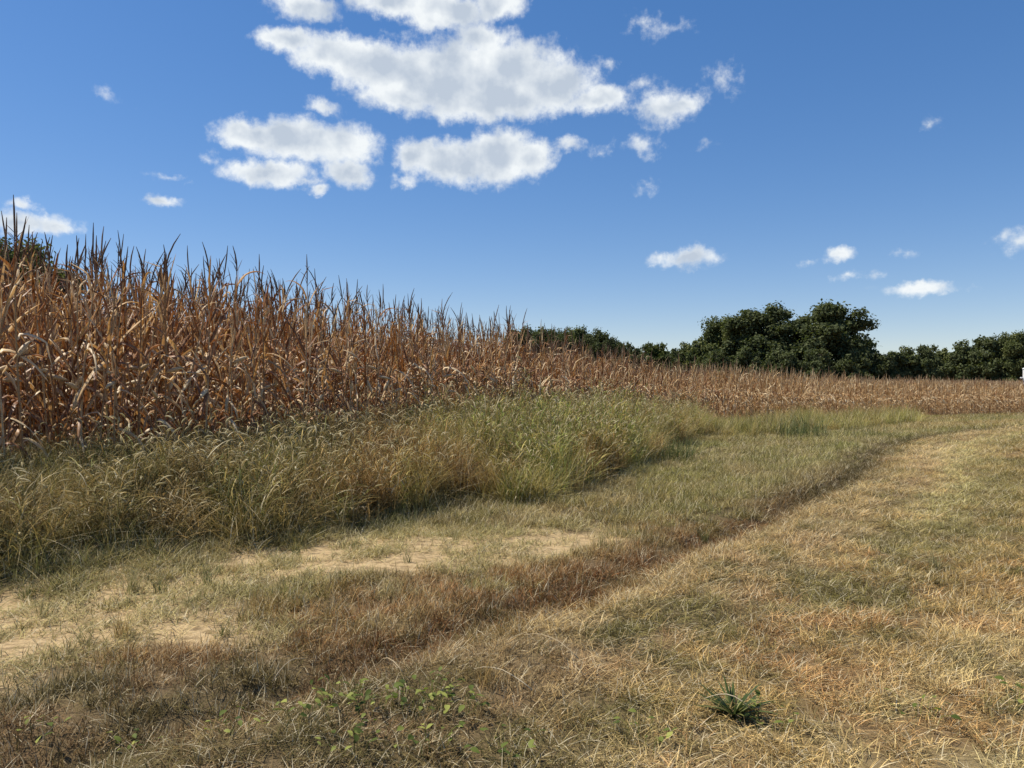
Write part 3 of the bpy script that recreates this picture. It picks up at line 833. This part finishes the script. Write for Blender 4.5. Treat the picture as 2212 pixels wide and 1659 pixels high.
def corn_spec(full=True):
    """the pieces of one dried plant: list of (part name, builder)"""
    H = rng.uniform(2.12, 2.40)
    n = 9
    bend_az = rng.uniform(0, 6.28); bend = rng.normal(0, 0.07)
    t = np.linspace(0, 1, n)
    axis_ = np.stack([bend * H * t ** 2 * math.cos(bend_az), bend * H * t ** 2 * math.sin(bend_az), H * t], 1)
    def at_z(f): return np.array([np.interp(f, t, axis_[:, k]) for k in range(3)])
    parts = []
    parts.append(("stalk", lambda mb, m: mb.tube(axis_, np.linspace(0.0135, 0.006, n), 6 if full else 3, rng.random(), m, cap=False)))
    nl = rng.integers(14, 17) if full else 9
    paz = rng.uniform(0, 6.28)
    for k in range(nl):
        f = 0.14 + 0.78 * (k + rng.uniform(-.2, .2)) / (nl - 1)
        f = min(max(f, .08), .99)
        azk = paz + k * math.pi + rng.normal(0, .45)
        L = rng.uniform(0.48, 0.76) * (0.72 + 0.5 * math.sin(math.pi * min(f + .1, 1)))
        if f < .45: L *= .78
        w = rng.uniform(0.024, 0.045) * (0.72 if f > .68 else 1)
        r = rng.random()
        if f > 0.66:
            a0 = rng.uniform(0.05, 0.5); a1 = a0 + rng.uniform(-0.05, 0.45) if r < .75 else rng.uniform(2.3, 3.0)
        elif f > 0.4: a0, a1 = rng.uniform(0.2, 0.8), (rng.uniform(0.5, 1.2) if r < .35 else rng.uniform(2.7, 3.05))
        else: a0, a1 = rng.uniform(0.7, 1.4), rng.uniform(2.85, 3.05)
        kink = rng.uniform(.25, .6) if rng.random() < .3 and f > .4 else None
        pw = 1.4 if f > .66 or a1 < 1.3 else rng.uniform(.15, .45)
        args = dict(z=0, az=azk, L=L, w=w, a0=a0, a1=a1, rnd=rng.random(), kink=kink, twist=rng.normal(0, 1.5), origin=at_z(f), pw=pw)
        parts.append(("leaf", lambda mb, m, args=args: corn_leaf(mb, mat=m, **args)))
    top = axis_[-1]; tdir = axis_[-1] - axis_[-2]; tdir /= np.linalg.norm(tdir)
    def tassel(mb, m):
        r = rng.random()
        Lt = rng.uniform(0.36, 0.54)
        tt = np.linspace(0, 1, 5)[:, None]
        droop = rng.normal(0, .06, 3) * np.array((1, 1, 0))
        mb.tube(top - tdir * .02 + tdir * Lt * tt + droop * tt ** 2, [0.0045, 0.0085, 0.0095, 0.0085, 0.003], 4 if full else 3, r, m, cap=False)
        for _ in range(rng.integers(3, 8) if full else 2):
            a = rng.uniform(0, 6.28); q = rng.uniform(0.25, 0.75); Lb = rng.uniform(0.10, 0.22)
            p = blade_curve(Lb, q, rng.uniform(-0.1, 0.9), a, 4) + top + tdir * rng.uniform(0.0, 0.10)
            mb.tube(p, [0.0028, 0.004, 0.004, 0.0015], 3, r, m, cap=False)
    parts.append(("tassel", tassel))
    if full or rng.random() < .5:
        f = rng.uniform(0.38, 0.52); a = rng.uniform(0, 6.28); ang = rng.uniform(0.5, 2.7)
        def ear(mb, m):
            d = np.array((math.sin(ang) * math.cos(a), math.sin(ang) * math.sin(a), math.cos(ang)))
            tt = np.linspace(0, 1, 7)[:, None]
            p = at_z(f) + d * 0.26 * tt + np.array((0, 0, -.03)) * tt ** 2
            mb.tube(p, [0.008, 0.022, 0.028, 0.028, 0.024, 0.014, 0.003], 7 if full else 4, rng.random(), m)
        parts.append(("ear", ear))
    return parts
CORN_MAT = {"stalk": M_CORN_STALK, "leaf": M_CORN_LEAF, "tassel": M_TASSEL, "ear": M_HUSK}
CORN_IDX = {"stalk": 0, "leaf": 1, "tassel": 2, "ear": 3}
def corn_joined(full):
    mb = MB()
    for nm, fn in corn_spec(full): fn(mb, CORN_IDX[nm])
    return mb.mesh("corn_plant", [M_CORN_STALK, M_CORN_LEAF if full else M_CORN_FAR, M_TASSEL if full else M_CORN_STALK, M_HUSK])
def corn_thing():
    root = bpy.data.objects.new("corn_plant", None); COL.objects.link(root)
    for nm, fn in corn_spec(True):
        mb = MB(); fn(mb, 0); obj(nm, mb.mesh(nm, [CORN_MAT[nm]]), root)
    return root

xs, ys, ss = [], [], []
for k in range(120):
    off = 0.15 + 0.76 * k
    s0 = np.arange(4, ARC[-1] - 4, 0.165)
    s0 = s0 + rng.normal(0, .03, len(s0))
    ex, ey = edge_at(s0)
    ex2, ey2 = edge_at(s0 + .3)
    dx, dy = ex2 - ex, ey2 - ey; dl = np.hypot(dx, dy); dx, dy = dx / dl, dy / dl
    j = rng.normal(0, .05, len(s0))
    x, y = ex - dy * (off + j), ey + dx * (off + j)
    px = np.where(y > 0.1, x / np.maximum(y, .1), 9)
    m = in_view(x, y, 2.5, 0.69) & (y < 118)
    m &= (k < np.where(px < -0.05, 16, np.where(px < 0.1, 40, 130)))
    if k > 6: m &= rng.random(len(s0)) < np.interp(k, [6, 30, 120], [1.0, 0.6, 0.42])
    if k == 0: m &= rng.random(len(s0)) < 0.8
    xs.append(x[m]); ys.append(y[m]); ss.append(np.full(m.sum(), k))
CX, CY, CKROW = map(np.concatenate, (xs, ys, ss))
CD = np.hypot(CX, CY)
fr = np.abs(CX) < 0.672 * CY
rank = np.argsort(np.where(fr, CD + 0.35 * CKROW, 1e6))
single = rank[:300]
rest = np.setdiff1d(np.arange(len(CX)), single)
def corn_scale(x, y):
    base = np.interp(y, [5, 9, 14, 20, 37, 60, 100], [1.04, 1.05, 1.03, 1.03, 0.95, 0.86, 0.90])
    return base * (0.90 + 0.2 * fbm(x * .3, y * .3, 71))
protos = [corn_thing() for _ in range(12)]
CZ = height(CX, CY)
for k, i in enumerate(single):
    o = protos[k] if k < len(protos) else copy_thing(protos[k % len(protos)])
    o.location = (CX[i], CY[i], CZ[i] - .01)
    o.rotation_euler = (rng.normal(0, .055), rng.normal(0, .055), rng.uniform(0, 6.28))
    o.scale = (1, 1, 1)
    sc_ = float(corn_scale(CX[i:i + 1], CY[i:i + 1])[0]) * rng.uniform(.93, 1.06); o.scale = (sc_,) * 3
    tag(o, "dry brown corn plant with papery hanging leaves in the nearest rows", "corn plant", "corn plants of the nearest rows")
_px = CX[single] / CY[single]
_own = {int(np.argmin(CD[single])): "dry corn plant standing nearest to the camera, low at the field's corner",
        int(np.argmin(_px)): "dry corn plant cut by the left border of the view",
        int(np.argmax(_px)): "last single dry corn plant towards the middle, where the row meets the weed crest"}
for o in list(COL.objects):
    if o.name.split(".")[0] == "corn_plant" and o.type == "EMPTY":
        k = int(np.argmin(np.hypot(CX[single] - o.location.x, CY[single] - o.location.y)))
        if k in _own: o["label"] = _own[k]
src = [corn_joined(True) for _ in range(14)] + [corn_joined(False) for _ in range(8)]
n = len(rest)
d = CD[rest]
idx = np.where(d + rng.normal(0, 5, n) < 34, rng.integers(0, 14, n), rng.integers(14, 22, n))
sc_ = corn_scale(CX[rest], CY[rest]) * rng.uniform(.9, 1.08, n)
fat = np.interp(d, [40, 110], [1.0, 1.5])
scatter("corn_field", src, np.stack([CX[rest], CY[rest], CZ[rest] - .01], 1),
        np.stack([rng.normal(0, .06, n), rng.normal(0, .06, n), rng.uniform(0, 6.28, n)], 1), np.stack([sc_ * fat, sc_ * fat, sc_], 1), idx,
        label="ripe dry corn filling the field behind the nearest rows")

# ------------------------------------------------------------------ trees
def bark_mat():
    m = bpy.data.materials.new("bark"); m.use_nodes = True
    nt = m.node_tree; bs = nt.nodes["Principled BSDF"]
    g = nt.nodes.new("ShaderNodeNewGeometry")
    n1 = nnoise(nt, nvec(nt, "MULTIPLY", g.outputs["Position"], (6, 6, 1.2)), 1, 5, .6).outputs["Fac"]
    lk(nt, ramp(nt, n1, [(.3, (0.06, 0.045, 0.032)), (.7, (0.15, 0.12, 0.09))]), bs.inputs["Base Color"])
    bs.inputs["Roughness"].default_value = .9
    return m
M_BARK = bark_mat()
def crown_mat(name, a, b, c):
    return leafy(name, lambda nt: ramp(nt, rand_value(nt, 0.0), [(0, a), (.55, b), (1, c)]), 0.28, 0.75, 0.08, (1, 1.1, .5))
M_CROWN = [crown_mat("oak_leaves", (0.060, 0.074, 0.034), (0.100, 0.117, 0.052), (0.155, 0.165, 0.076)),
           crown_mat("maple_leaves", (0.066, 0.084, 0.034), (0.115, 0.132, 0.052), (0.19, 0.195, 0.075)),
           crown_mat("light_leaves", (0.05, 0.068, 0.02), (0.085, 0.10, 0.03), (0.14, 0.15, 0.045))]

def tree_meshes(H, W, base, nl, seed, leaf=0.42, skirt=0.0):
    """trunk with limbs, and a crown of leaf sprays gathered on the limb ends"""
    r = np.random.default_rng(seed)
    tb = MB()
    zt = np.linspace(0, H * .62, 7)
    wob = np.cumsum(r.normal(0, .012 * H, (7, 2)), 0); wob[0] = 0
    trunk = np.concatenate([wob, zt[:, None]], 1); trunk[0, 2] = -.3
    tb.tube(trunk, np.linspace(.022, .010, 7) * H, 8)
    centers = []
    sub = []
    rings = ((2, .83, .11), (4, .68, .24), (5, .48, .31), (5, .27, .30)) + (((5, .12, .30),) if skirt else ())
    for (cnt, f0, rf) in rings:
        ph = r.uniform(0, 6.28)
        for k in range(cnt):
            f = f0 + r.normal(0, .035); rad = W * rf * r.uniform(.8, 1.12); a = ph + 6.283 * k / cnt + r.normal(0, .25)
            sub.append((np.array((rad * math.cos(a), rad * math.sin(a), H * min(max(f, base + .05), .86))), W * r.uniform(.13, .20), H * r.uniform(.09, .135)))
    for (cs_, rw, rh) in sub:
        o = np.array([np.interp(min(cs_[2] * .7, H * .6), zt, trunk[:, q]) for q in range(3)])
        tb.tube(np.array([o, (o + cs_) / 2 - (0, 0, .03 * H), cs_]), np.array([.011, .008, .004]) * H, 5)
        for j in range(9):
            v = r.normal(0, 1, 3); v /= np.linalg.norm(v)
            c = cs_ + v * np.array((rw, rw, rh)) * r.uniform(.35, 1.0)
            c[2] = min(max(c[2], base * H * .8), H * .96)
            centers.append((c, r.uniform(.06, .105) * W))
            tb.tube(np.array([cs_, (cs_ + c) / 2, c]), np.array([.004, .0025, .001]) * H, 3)
    if skirt:
        for j in range(26):
            a = r.uniform(0, 6.28); rad = W * .5 * skirt * math.sqrt(r.uniform(.2, 1))
            centers.append((np.array((rad * math.cos(a), rad * math.sin(a), H * r.uniform(.04, .5))), r.uniform(.07, .12) * W))
    N = int(nl)
    pick = r.integers(0, len(centers), N)
    C = np.array([c for c, _ in centers])[pick]; S = np.array([s for _, s in centers])[pick]
    dvec = r.normal(0, 1, (N, 3)); dvec /= np.linalg.norm(dvec, axis=1)[:, None]
    rr = np.where(r.random(N) < .75, r.random(N) ** 0.5, r.uniform(.6, 1.45, N))
    lump = 0.7 + 0.75 * r.random((len(centers), 1))[pick, 0]
    P = C + dvec * (S * rr * lump)[:, None] * np.array((1, 1, .78))
    nrm = dvec * .6 + r.normal(0, .6, (N, 3)) + np.array((0, 0, .45)); nrm /= np.linalg.norm(nrm, axis=1)[:, None]
    t1 = np.cross(nrm, r.normal(0, 1, (N, 3))); t1 /= np.linalg.norm(t1, axis=1)[:, None]
    t2 = np.cross(nrm, t1)
    L = leaf * r.uniform(.55, 1.25, N)[:, None]
    q = np.stack([P - t1 * L * .5, P + t2 * L * .34 + nrm * L * .08, P + t1 * L * .55, P - t2 * L * .34 + nrm * L * .08], 1).reshape(-1, 3)
    me = bpy.data.meshes.new("crown")
    me.vertices.add(N * 4); me.vertices.foreach_set("co", q.ravel())
    me.loops.add(N * 4); me.polygons.add(N)
    me.loops.foreach_set("vertex_index", np.arange(N * 4)); me.polygons.foreach_set("loop_start", np.arange(N) * 4); me.polygons.foreach_set("loop_total", np.full(N, 4))
    me.update()
    a = me.attributes.new("v", "FLOAT", "POINT")
    vv = np.clip(0.35 * r.random((len(centers), 1))[pick, 0] + 0.65 * r.random(N), 0, 1)
    a.data.foreach_set("value", np.repeat(vv, 4).astype(np.float32))
    return tb.mesh("trunk", [M_BARK]), me

TREE_KINDS = {
    "broad": [tree_meshes(16, 15.0, .16, 42000, 5, .5), tree_meshes(16, 13.5, .12, 40000, 6, .5), tree_meshes(16, 14.0, .12, 40000, 9, .5)],
    "low": [tree_meshes(8, 8.0, .05, 18000, 15, .44, .8), tree_meshes(8, 7.2, .05, 18000, 16, .44, .9), tree_meshes(8, 8.6, .04, 18000, 17, .44, .85)],
}
def tree(px, top, D, width_px, kind, var, mat, label, name="tree", cat="tree", depth=0.0):
    """a tree whose foot stands D metres away; top and width come from how high and wide it rises there"""
    x = (px - 512) / F_PX * D
    zt = CAM_Z + (386 - top) / F_PX * D
    z0 = float(height(np.array([x]), np.array([D]))[0]) - .1
    tm, cm = TREE_KINDS[kind][var]
    H0 = 16 if kind == "broad" else 8
    W0 = {"broad": (15.0, 13.5, 14.0), "low": (8.0, 7.2, 8.6)}[kind][var]
    root = bpy.data.objects.new(name, None); COL.objects.link(root)
    root.location = (x, D, z0)
    root.rotation_euler = (0, 0, rng.uniform(0, 6.28))
    sw = width_px / F_PX * D / W0
    sh = (zt - z0) / H0
    root.scale = (sw, sw, sh)
    obj("trunk", tm, root)
    c = cm
    if mat:
        key = cm.name + str(mat)
        c = TREE_CACHE.get(key)
        if c is None:
            c = cm.copy(); c.materials.append(M_CROWN[mat]); TREE_CACHE[key] = c
    else:
        if not cm.materials: cm.materials.append(M_CROWN[0])
    obj("crown", c, root)
    tag(root, label, cat, "trees beyond the corn")
    return root
TREE_CACHE = {}
for k in TREE_KINDS:
    for _t, _c in TREE_KINDS[k]:
        pass
TREES = [
    (826, 295, 140, 104, "broad", 0, 0, "largest and tallest dark broad tree standing beyond the field"),
    (762, 304, 142, 90, "broad", 1, 0, "second tallest round tree just left of the tallest one"),
    (724, 314, 146, 58, "broad", 2, 1, "smaller sloping tree on the left shoulder of the second tallest tree"),
    (704, 336, 143, 44, "low", 0, 1, "low bushy tree where the tall clump steps down at its left end"),
    (682, 343, 150, 41, "low", 1, 0, "low dark tree left of the tall clump, next to the pale crown"),
    (653, 342, 152, 46, "low", 2, 2, "low tree with a paler yellow green crown in the dip of the tree line"),
    (632, 345, 148, 44, "low", 0, 0, "low dark tree right below the end of the hilltop wood"),
    (745, 347, 133, 44, "low", 1, 0, "bushy understorey tree at the foot of the second tallest tree"),
    (716, 349, 132, 40, "low", 2, 0, "bushy understorey tree under the sloping tree"),
    (782, 346, 132, 40, "low", 0, 0, "understorey tree filling the gap below the two tallest trees"),
    (815, 348, 131, 42, "low", 2, 1, "low olive bush tree in front of the tallest tree's trunk"),
    (852, 350, 132, 40, "low", 1, 0, "low dark bush tree under the right half of the tallest tree"),
    (878, 348, 136, 44, "low", 0, 0, "low tree just right of the tallest tree"),
    (902, 347, 138, 46, "low", 1, 1, "short tree right of the tallest one with a pale stem below"),
    (926, 344, 137, 39, "low", 2, 0, "short pointed tree in the middle of the low stretch"),
    (948, 347, 139, 41, "low", 0, 1, "short tree at the right end of the low stretch"),
    (966, 341, 134, 46, "low", 1, 1, "first tree of the rising right hand clump, lowest of that clump"),
    (988, 336, 132, 54, "low", 2, 0, "middle tree of the rising right hand clump"),
    (1014, 330, 130, 50, "broad", 2, 1, "tall tree at the right border of the view with a light green top"),
    (1048, 326, 131, 50, "broad", 1, 0, "tall tree half cut off by the right border of the view"),
    (520, 326, 128, 54, "broad", 1, 0, "left tree of the hilltop wood, partly behind corn tassels"),
    (548, 322, 130, 63, "broad", 0, 0, "tallest rounded tree of the hilltop wood behind the corn"),
    (575, 325, 131, 51, "broad", 2, 1, "middle tree of the hilltop wood, right of its tallest"),
    (594, 329, 129, 45, "broad", 1, 0, "spiky tree near the right end of the hilltop wood"),
    (610, 331, 128, 36, "broad", 0, 0, "last full tree at the right end of the hilltop wood"),
    (622, 341, 128, 33, "low", 2, 0, "small tree tucked under the right end of the hilltop wood"),
    (626, 349, 158, 40, "low", 2, 0, "background tree filling the dip right of the hilltop wood"),
    (660, 348, 165, 46, "low", 0, 1, "background tree behind the pale crown in the dip"),
    (690, 347, 164, 46, "low", 1, 0, "background tree behind the step at the left end of the tall clump"),
    (600, 342, 140, 40, "low", 1, 0, "dark tree behind the right end of the hilltop wood"),
    (533, 332, 136, 44, "low", 2, 0, "dark tree between the two left crowns of the hilltop wood"),
    (840, 342, 165, 56, "low", 0, 0, "background tree seen through the gaps under the tallest tree"),
    (765, 350, 165, 60, "low", 2, 0, "background tree between the trunks of the two tallest trees"),
    (640, 350, 160, 44, "low", 1, 0, "background tree showing in the dip left of the tall clump"),
    (672, 350, 162, 44, "low", 0, 0, "background tree behind the low trees left of the tall clump"),
    (700, 349, 160, 44, "low", 2, 0, "background tree behind the left shoulder of the tall clump"),
    (890, 352, 160, 44, "low", 1, 0, "background tree behind the gap right of the tallest tree"),
    (915, 351, 162, 44, "low", 0, 1, "background tree behind the short pointed tree"),
    (940, 352, 161, 44, "low", 2, 0, "background tree behind the right half of the low stretch"),
    (962, 350, 160, 44, "low", 1, 0, "background tree behind the start of the right hand clump"),
    (24, 236, 72, 124, "broad", 2, 1, "big dark tree rising behind the corn at the left border"),
    (64, 256, 74, 66, "broad", 0, 0, "lower dark tree right of the big one behind the corn"),
]
for t_ in TREES:
    tree(*t_)

# ------------------------------------------------------------------ white post by the right border
pb = bpy.data.objects.new("white_post", None); COL.objects.link(pb)
PD = 72.0
pb.location = ((1024.4 - 512) / F_PX * PD, PD, float(height(np.array([48.0]), np.array([PD]))[0]))
M_WHITE = bpy.data.materials.new("white_paint"); M_WHITE.use_nodes = True
_nt = M_WHITE.node_tree; _g = _nt.nodes.new("ShaderNodeNewGeometry")
lk(_nt, nmix(_nt, nmap(_nt, nnoise(_nt, _g.outputs["Position"], 5, 4).outputs["Fac"], .5, .8, 0, .4), (.8, .8, .77), (.55, .52, .45)), _nt.nodes["Principled BSDF"].inputs["Base Color"])
mb = MB(); mb.tube(np.array([(0, 0, -.2), (0, 0, 1.5), (0, 0, 3.55)]), [.14, .14, .13], 8); obj("pole", mb.mesh("pole", [M_WHITE], False), pb)
mb = MB(); mb.tube(np.array([(0, 0, 3.552), (0, 0, 3.62), (0, 0, 3.68)]), [.17, .17, .05], 8); obj("cap", mb.mesh("cap", [M_WHITE], False), pb)
mb = MB(); mb.tube(np.array([(-.145, 0, 2.75), (-.3, 0, 2.75), (-.36, 0, 2.7)]), [.05, .07, .09], 6); obj("bracket", mb.mesh("bracket", [M_WHITE], False), pb)
tag(pb, "white post standing among the far corn at the right border", "post")

# ------------------------------------------------------------------ single plants on the track and in the foreground
def ground_at(px, py, z=0.0):
    """where a spot of the ground lies that is seen at (px, py) of the 2212 px wide view"""
    D = 5.0
    for _ in range(12):
        D = (CAM_Z - z) * F_PX / (py / 2.1602 - 386)
        x = (px / 2.1602 - 512) / F_PX * D
        z = float(height(np.array([x]), np.array([D]))[0])
    return x, D, z

def dock_plant(n, L0, L1, w, name, label, px, py, mat, lean=(0.15, 1.15), cat="weed"):
    root = bpy.data.objects.new(name, None); COL.objects.link(root)
    root.location = ground_at(px, py)
    for k in range(n):
        az_ = k * 2.4 + rng.normal(0, .4); L = rng.uniform(L0, L1)
        p = blade_curve(L, rng.uniform(*lean), rng.uniform(0.2, 0.9), az_, 7)
        p[:, 2] = np.maximum(p[:, 2], .012 + .01 * rng.random()); p[0, 2] = -.01
        tan = np.gradient(p, axis=0); tan /= np.linalg.norm(tan, axis=1)[:, None]
        side = np.tile((-math.sin(az_), math.cos(az_), 0), (7, 1)); up = np.cross(side, tan) * -1
        mb = MB(); mb.strip(p, w * rng.uniform(.75, 1.2) * np.array([.35, .6, .95, 1, .95, .65, .06]), side, rng.random(), 0, .35, -up)
        obj("leaf", mb.mesh("leaf", [mat]), root)
    tag(root, label, cat)
    return root
dock_plant(84, .10, .235, .0125, "dock_plant", "dark green strap-leaved weed clump alone in the dry foreground grass", 1585, 1548, M_DOCK, lean=(.5, 1.3))

def tussock(n, L0, L1, w, label, px, py, mat, name="grass_tussock", spread=.05, lean=(.05, .6), cat="grass tussock"):
    root = bpy.data.objects.new(name, None); COL.objects.link(root)
    root.location = ground_at(px, py)
    mb = MB(); blades(mb, n, spread, L0, L1, w, lean, (.1, .9), 5)
    obj("blades", mb.mesh("blades", [mat]), root)
    tag(root, label, cat)
    return root
def tuss_col(nt):
    return ramp(nt, rand_value(nt), [(0, (0.16, 0.16, 0.055)), (.55, (0.30, 0.27, 0.11)), (1, (0.52, 0.44, 0.23))])
M_TUSS = leafy("tussock_blade", tuss_col, .3, .5, .25)
M_TUSSG = leafy("green_tussock_blade", lambda nt: ramp(nt, rand_value(nt), [(0, (0.07, 0.095, 0.03)), (.6, (0.13, 0.15, 0.045)), (1, (0.27, 0.26, 0.10))]), .3, .5, .25)
M_TUSSO = leafy("golden_tussock_blade", lambda nt: ramp(nt, rand_value(nt), [(0, (0.30, 0.19, 0.06)), (1, (0.58, 0.42, 0.17))]), .3, .5, .25)
TUSS = [
    (285, 1282, 60, .10, .30, .0045, M_TUSS, "large pale green fan of grass on bare soil of the left wheel rut"),
    (345, 1282, 34, .08, .22, .004, M_TUSSG, "greener tussock just right of the large pale fan on bare soil"),
    (182, 1388, 44, .08, .20, .004, M_TUSS, "low spreading tussock beside the lower bare patch at left"),
    (262, 1376, 40, .10, .24, .004, M_TUSSO, "upright tussock with golden blades on the lower bare patch"),
    (555, 1312, 34, .10, .22, .004, M_TUSSO, "small golden upright tussock between the bare patch and rusty grass"),
    (448, 1262, 50, .08, .22, .004, M_TUSSG, "wide grey green tussock in the middle of the wheel rut"),
    (730, 1255, 26, .06, .15, .004, M_TUSS, "tiny pale tussock at the right end of the lower bare soil"),
    (640, 1200, 40, .07, .17, .004, M_TUSSG, "dark tussock on the edge of the upper bare strip"),
    (1300, 1190, 40, .10, .22, .005, M_TUSS, "pale tussock right of the bare strip on the track"),
    (1050, 1480, 44, .12, .26, .004, M_TUSSO, "golden upright tussock near the bottom middle"),
    (2020, 1230, 46, .10, .24, .0045, M_TUSS, "pale bunch of grass in the dry turf at right"),
    (1520, 1180, 50, .12, .24, .0045, M_TUSSG, "green tussock on the right lip of the wheel rut"),
]
TUSS += [
    (95, 1330, 34, .08, .2, .004, M_TUSS, "tussock on the soil between the upper and lower bare patch near the left border"),
    (505, 1235, 30, .07, .18, .004, M_TUSSO, "golden tussock on the upper bare strip, left of the middle"),
    (410, 1310, 30, .07, .17, .004, M_TUSS, "pale tussock below the wide grey green one in the rut"),
    (880, 1215, 30, .07, .17, .004, M_TUSSG, "green tussock in the middle of the upper bare strip"),
    (985, 1170, 30, .07, .18, .004, M_TUSS, "pale tussock near the right end of the upper bare strip"),
    (60, 1290, 36, .08, .2, .004, M_TUSSG, "dark tussock at the left border above the bare soil"),
    (480, 1375, 30, .07, .18, .004, M_TUSSG, "green tussock right of the lower bare patch"),
    (770, 1185, 34, .07, .17, .004, M_TUSSG, "grey green tussock at the upper rim of the bare strip"),
]
for (px, py, n, a, b, w, m, lab) in TUSS:
    tussock(n, a, b, w, lab, px, py, m)
tussock(220, .5, 1.15, .014, "tall dark green grass clump before the far corn by the track bend", 1732, 946, M_TUSSG, spread=.75, lean=(.05, .7))
tussock(150, .25, .6, .014, "grey green clump with pale tips left of the track bend", 1862, 942, M_TUSS, spread=.75, lean=(.1, .9))
tussock(200, .35, .75, .012, "rounded dark tuft at the right foot of the weed bank", 1455, 992, M_TUSSG, spread=.5, lean=(.1, .9))

# broad-leaved creeping weeds in the lower left foreground
def broad_plant(n, px, py, label, size=.036, spread=.16, hgt=.12):
    root = bpy.data.objects.new("broadleaf_weed", None); COL.objects.link(root)
    root.location = ground_at(px, py)
    root.rotation_euler = (0, 0, rng.uniform(0, 6.28))
    for k in range(n):
        az_ = rng.uniform(0, 6.28); r = spread * math.sqrt(rng.random()); z = rng.uniform(.05, hgt)
        base = np.array((r * math.cos(az_), r * math.sin(az_), z))
        L = size * rng.uniform(.7, 1.35); a2 = rng.uniform(0, 6.28); tilt = rng.uniform(-.3, .8)
        d = np.array((math.cos(a2) * math.cos(tilt), math.sin(a2) * math.cos(tilt), math.sin(tilt)))
        t = np.linspace(0, 1, 6)[:, None]
        p = base + d * L * (t - .2) + np.array((0, 0, -.22 * L)) * t ** 2
        side = np.tile((-math.sin(a2), math.cos(a2), rng.normal(0, .3)), (6, 1))
        up = np.tile((0, 0, 1.0), (6, 1))
        mb = MB(); mb.strip(p, L * .62 * np.array([.15, .8, 1, .85, .5, .04]), side, rng.random(), 0, .22, up)
        mb.tube(np.array([(r * .5 * math.cos(az_), r * .5 * math.sin(az_), -.01), base * .7 + np.array((0, 0, .01)), base - d * L * .2]), [.0012, .001, .0008], 3, rng.random(), 0, cap=False)
        obj("leaf", mb.mesh("leaf", [M_BROAD]), root)
    tag(root, label, "weed")
BROAD = [
    (20, 668, 1552, "broad-leaved weed with bright heart-shaped leaves, brightest at lower left"),
    (20, 730, 1520, "broad-leaved weed at the left of the dark leafy patch"),
    (22, 800, 1535, "broad-leaved weed in the middle of the dark leafy patch"),
    (22, 870, 1545, "broad-leaved weed low in the middle of the leafy patch"),
    (20, 935, 1510, "broad-leaved weed at the upper right of the leafy patch"),
    (18, 985, 1540, "broad-leaved weed at the right end of the leafy patch"),
    (14, 520, 1588, "sparse yellow green weed left of the leafy patch"),
    (16, 760, 1628, "round-leaved weed close to the bottom border, below the leafy patch"),
    (14, 930, 1625, "small broad-leaved weed at the bottom between straw stems"),
    (16, 1090, 1640, "yellow green weed at the bottom border right of the leafy patch"),
    (10, 270, 1640, "few-leaved weed at the bottom left border"),
    (10, 90, 1610, "small pale-leaved weed in the bottom left corner"),
    (12, 1395, 1610, "low weed left below the strap-leaved clump"),
    (12, 1655, 1580, "yellowing low weed right beside the strap-leaved clump"),
    (10, 1980, 1560, "small yellow green weed in the dry turf at lower right"),
    (10, 2190, 1530, "small weed at the right border of the foreground"),
]
for (n, px, py, lab) in BROAD:
    broad_plant(n, px, py, lab)

# fallen straw stalks
def straw(px, py, L, az_, label, px2=None):
    x, y, z = ground_at(px, py)
    t = np.linspace(0, 1, 7)
    xs_, ys_ = x + math.cos(az_) * L * t, y + math.sin(az_) * L * t
    zz = height(xs_, ys_) + .07 + .05 * np.sin(np.pi * t)
    mb = MB(); mb.tube(np.stack([xs_ - x, ys_ - y, zz - z], 1), np.linspace(.0034, .0016, 7), 4, rng.random())
    o = obj("straw_stem", mb.mesh("straw_stem", [M_STRAW]), None, (x, y, z))
    tag(o, label, "straw")
straw(590, 1500, .3, 1.2, "bleached straw stem lying left of the leafy patch")
straw(870, 1480, .28, 2.3, "bleached straw stem lying over the leafy patch")
straw(1150, 1520, .35, 2.6, "long bleached straw stem right of the leafy patch")
straw(1250, 1450, .4, 2.4, "straw stem lying in the dry turf left of the strap-leaved clump")
straw(1620, 1560, .22, 2.7, "pale straw lying across the foot of the strap-leaved clump")
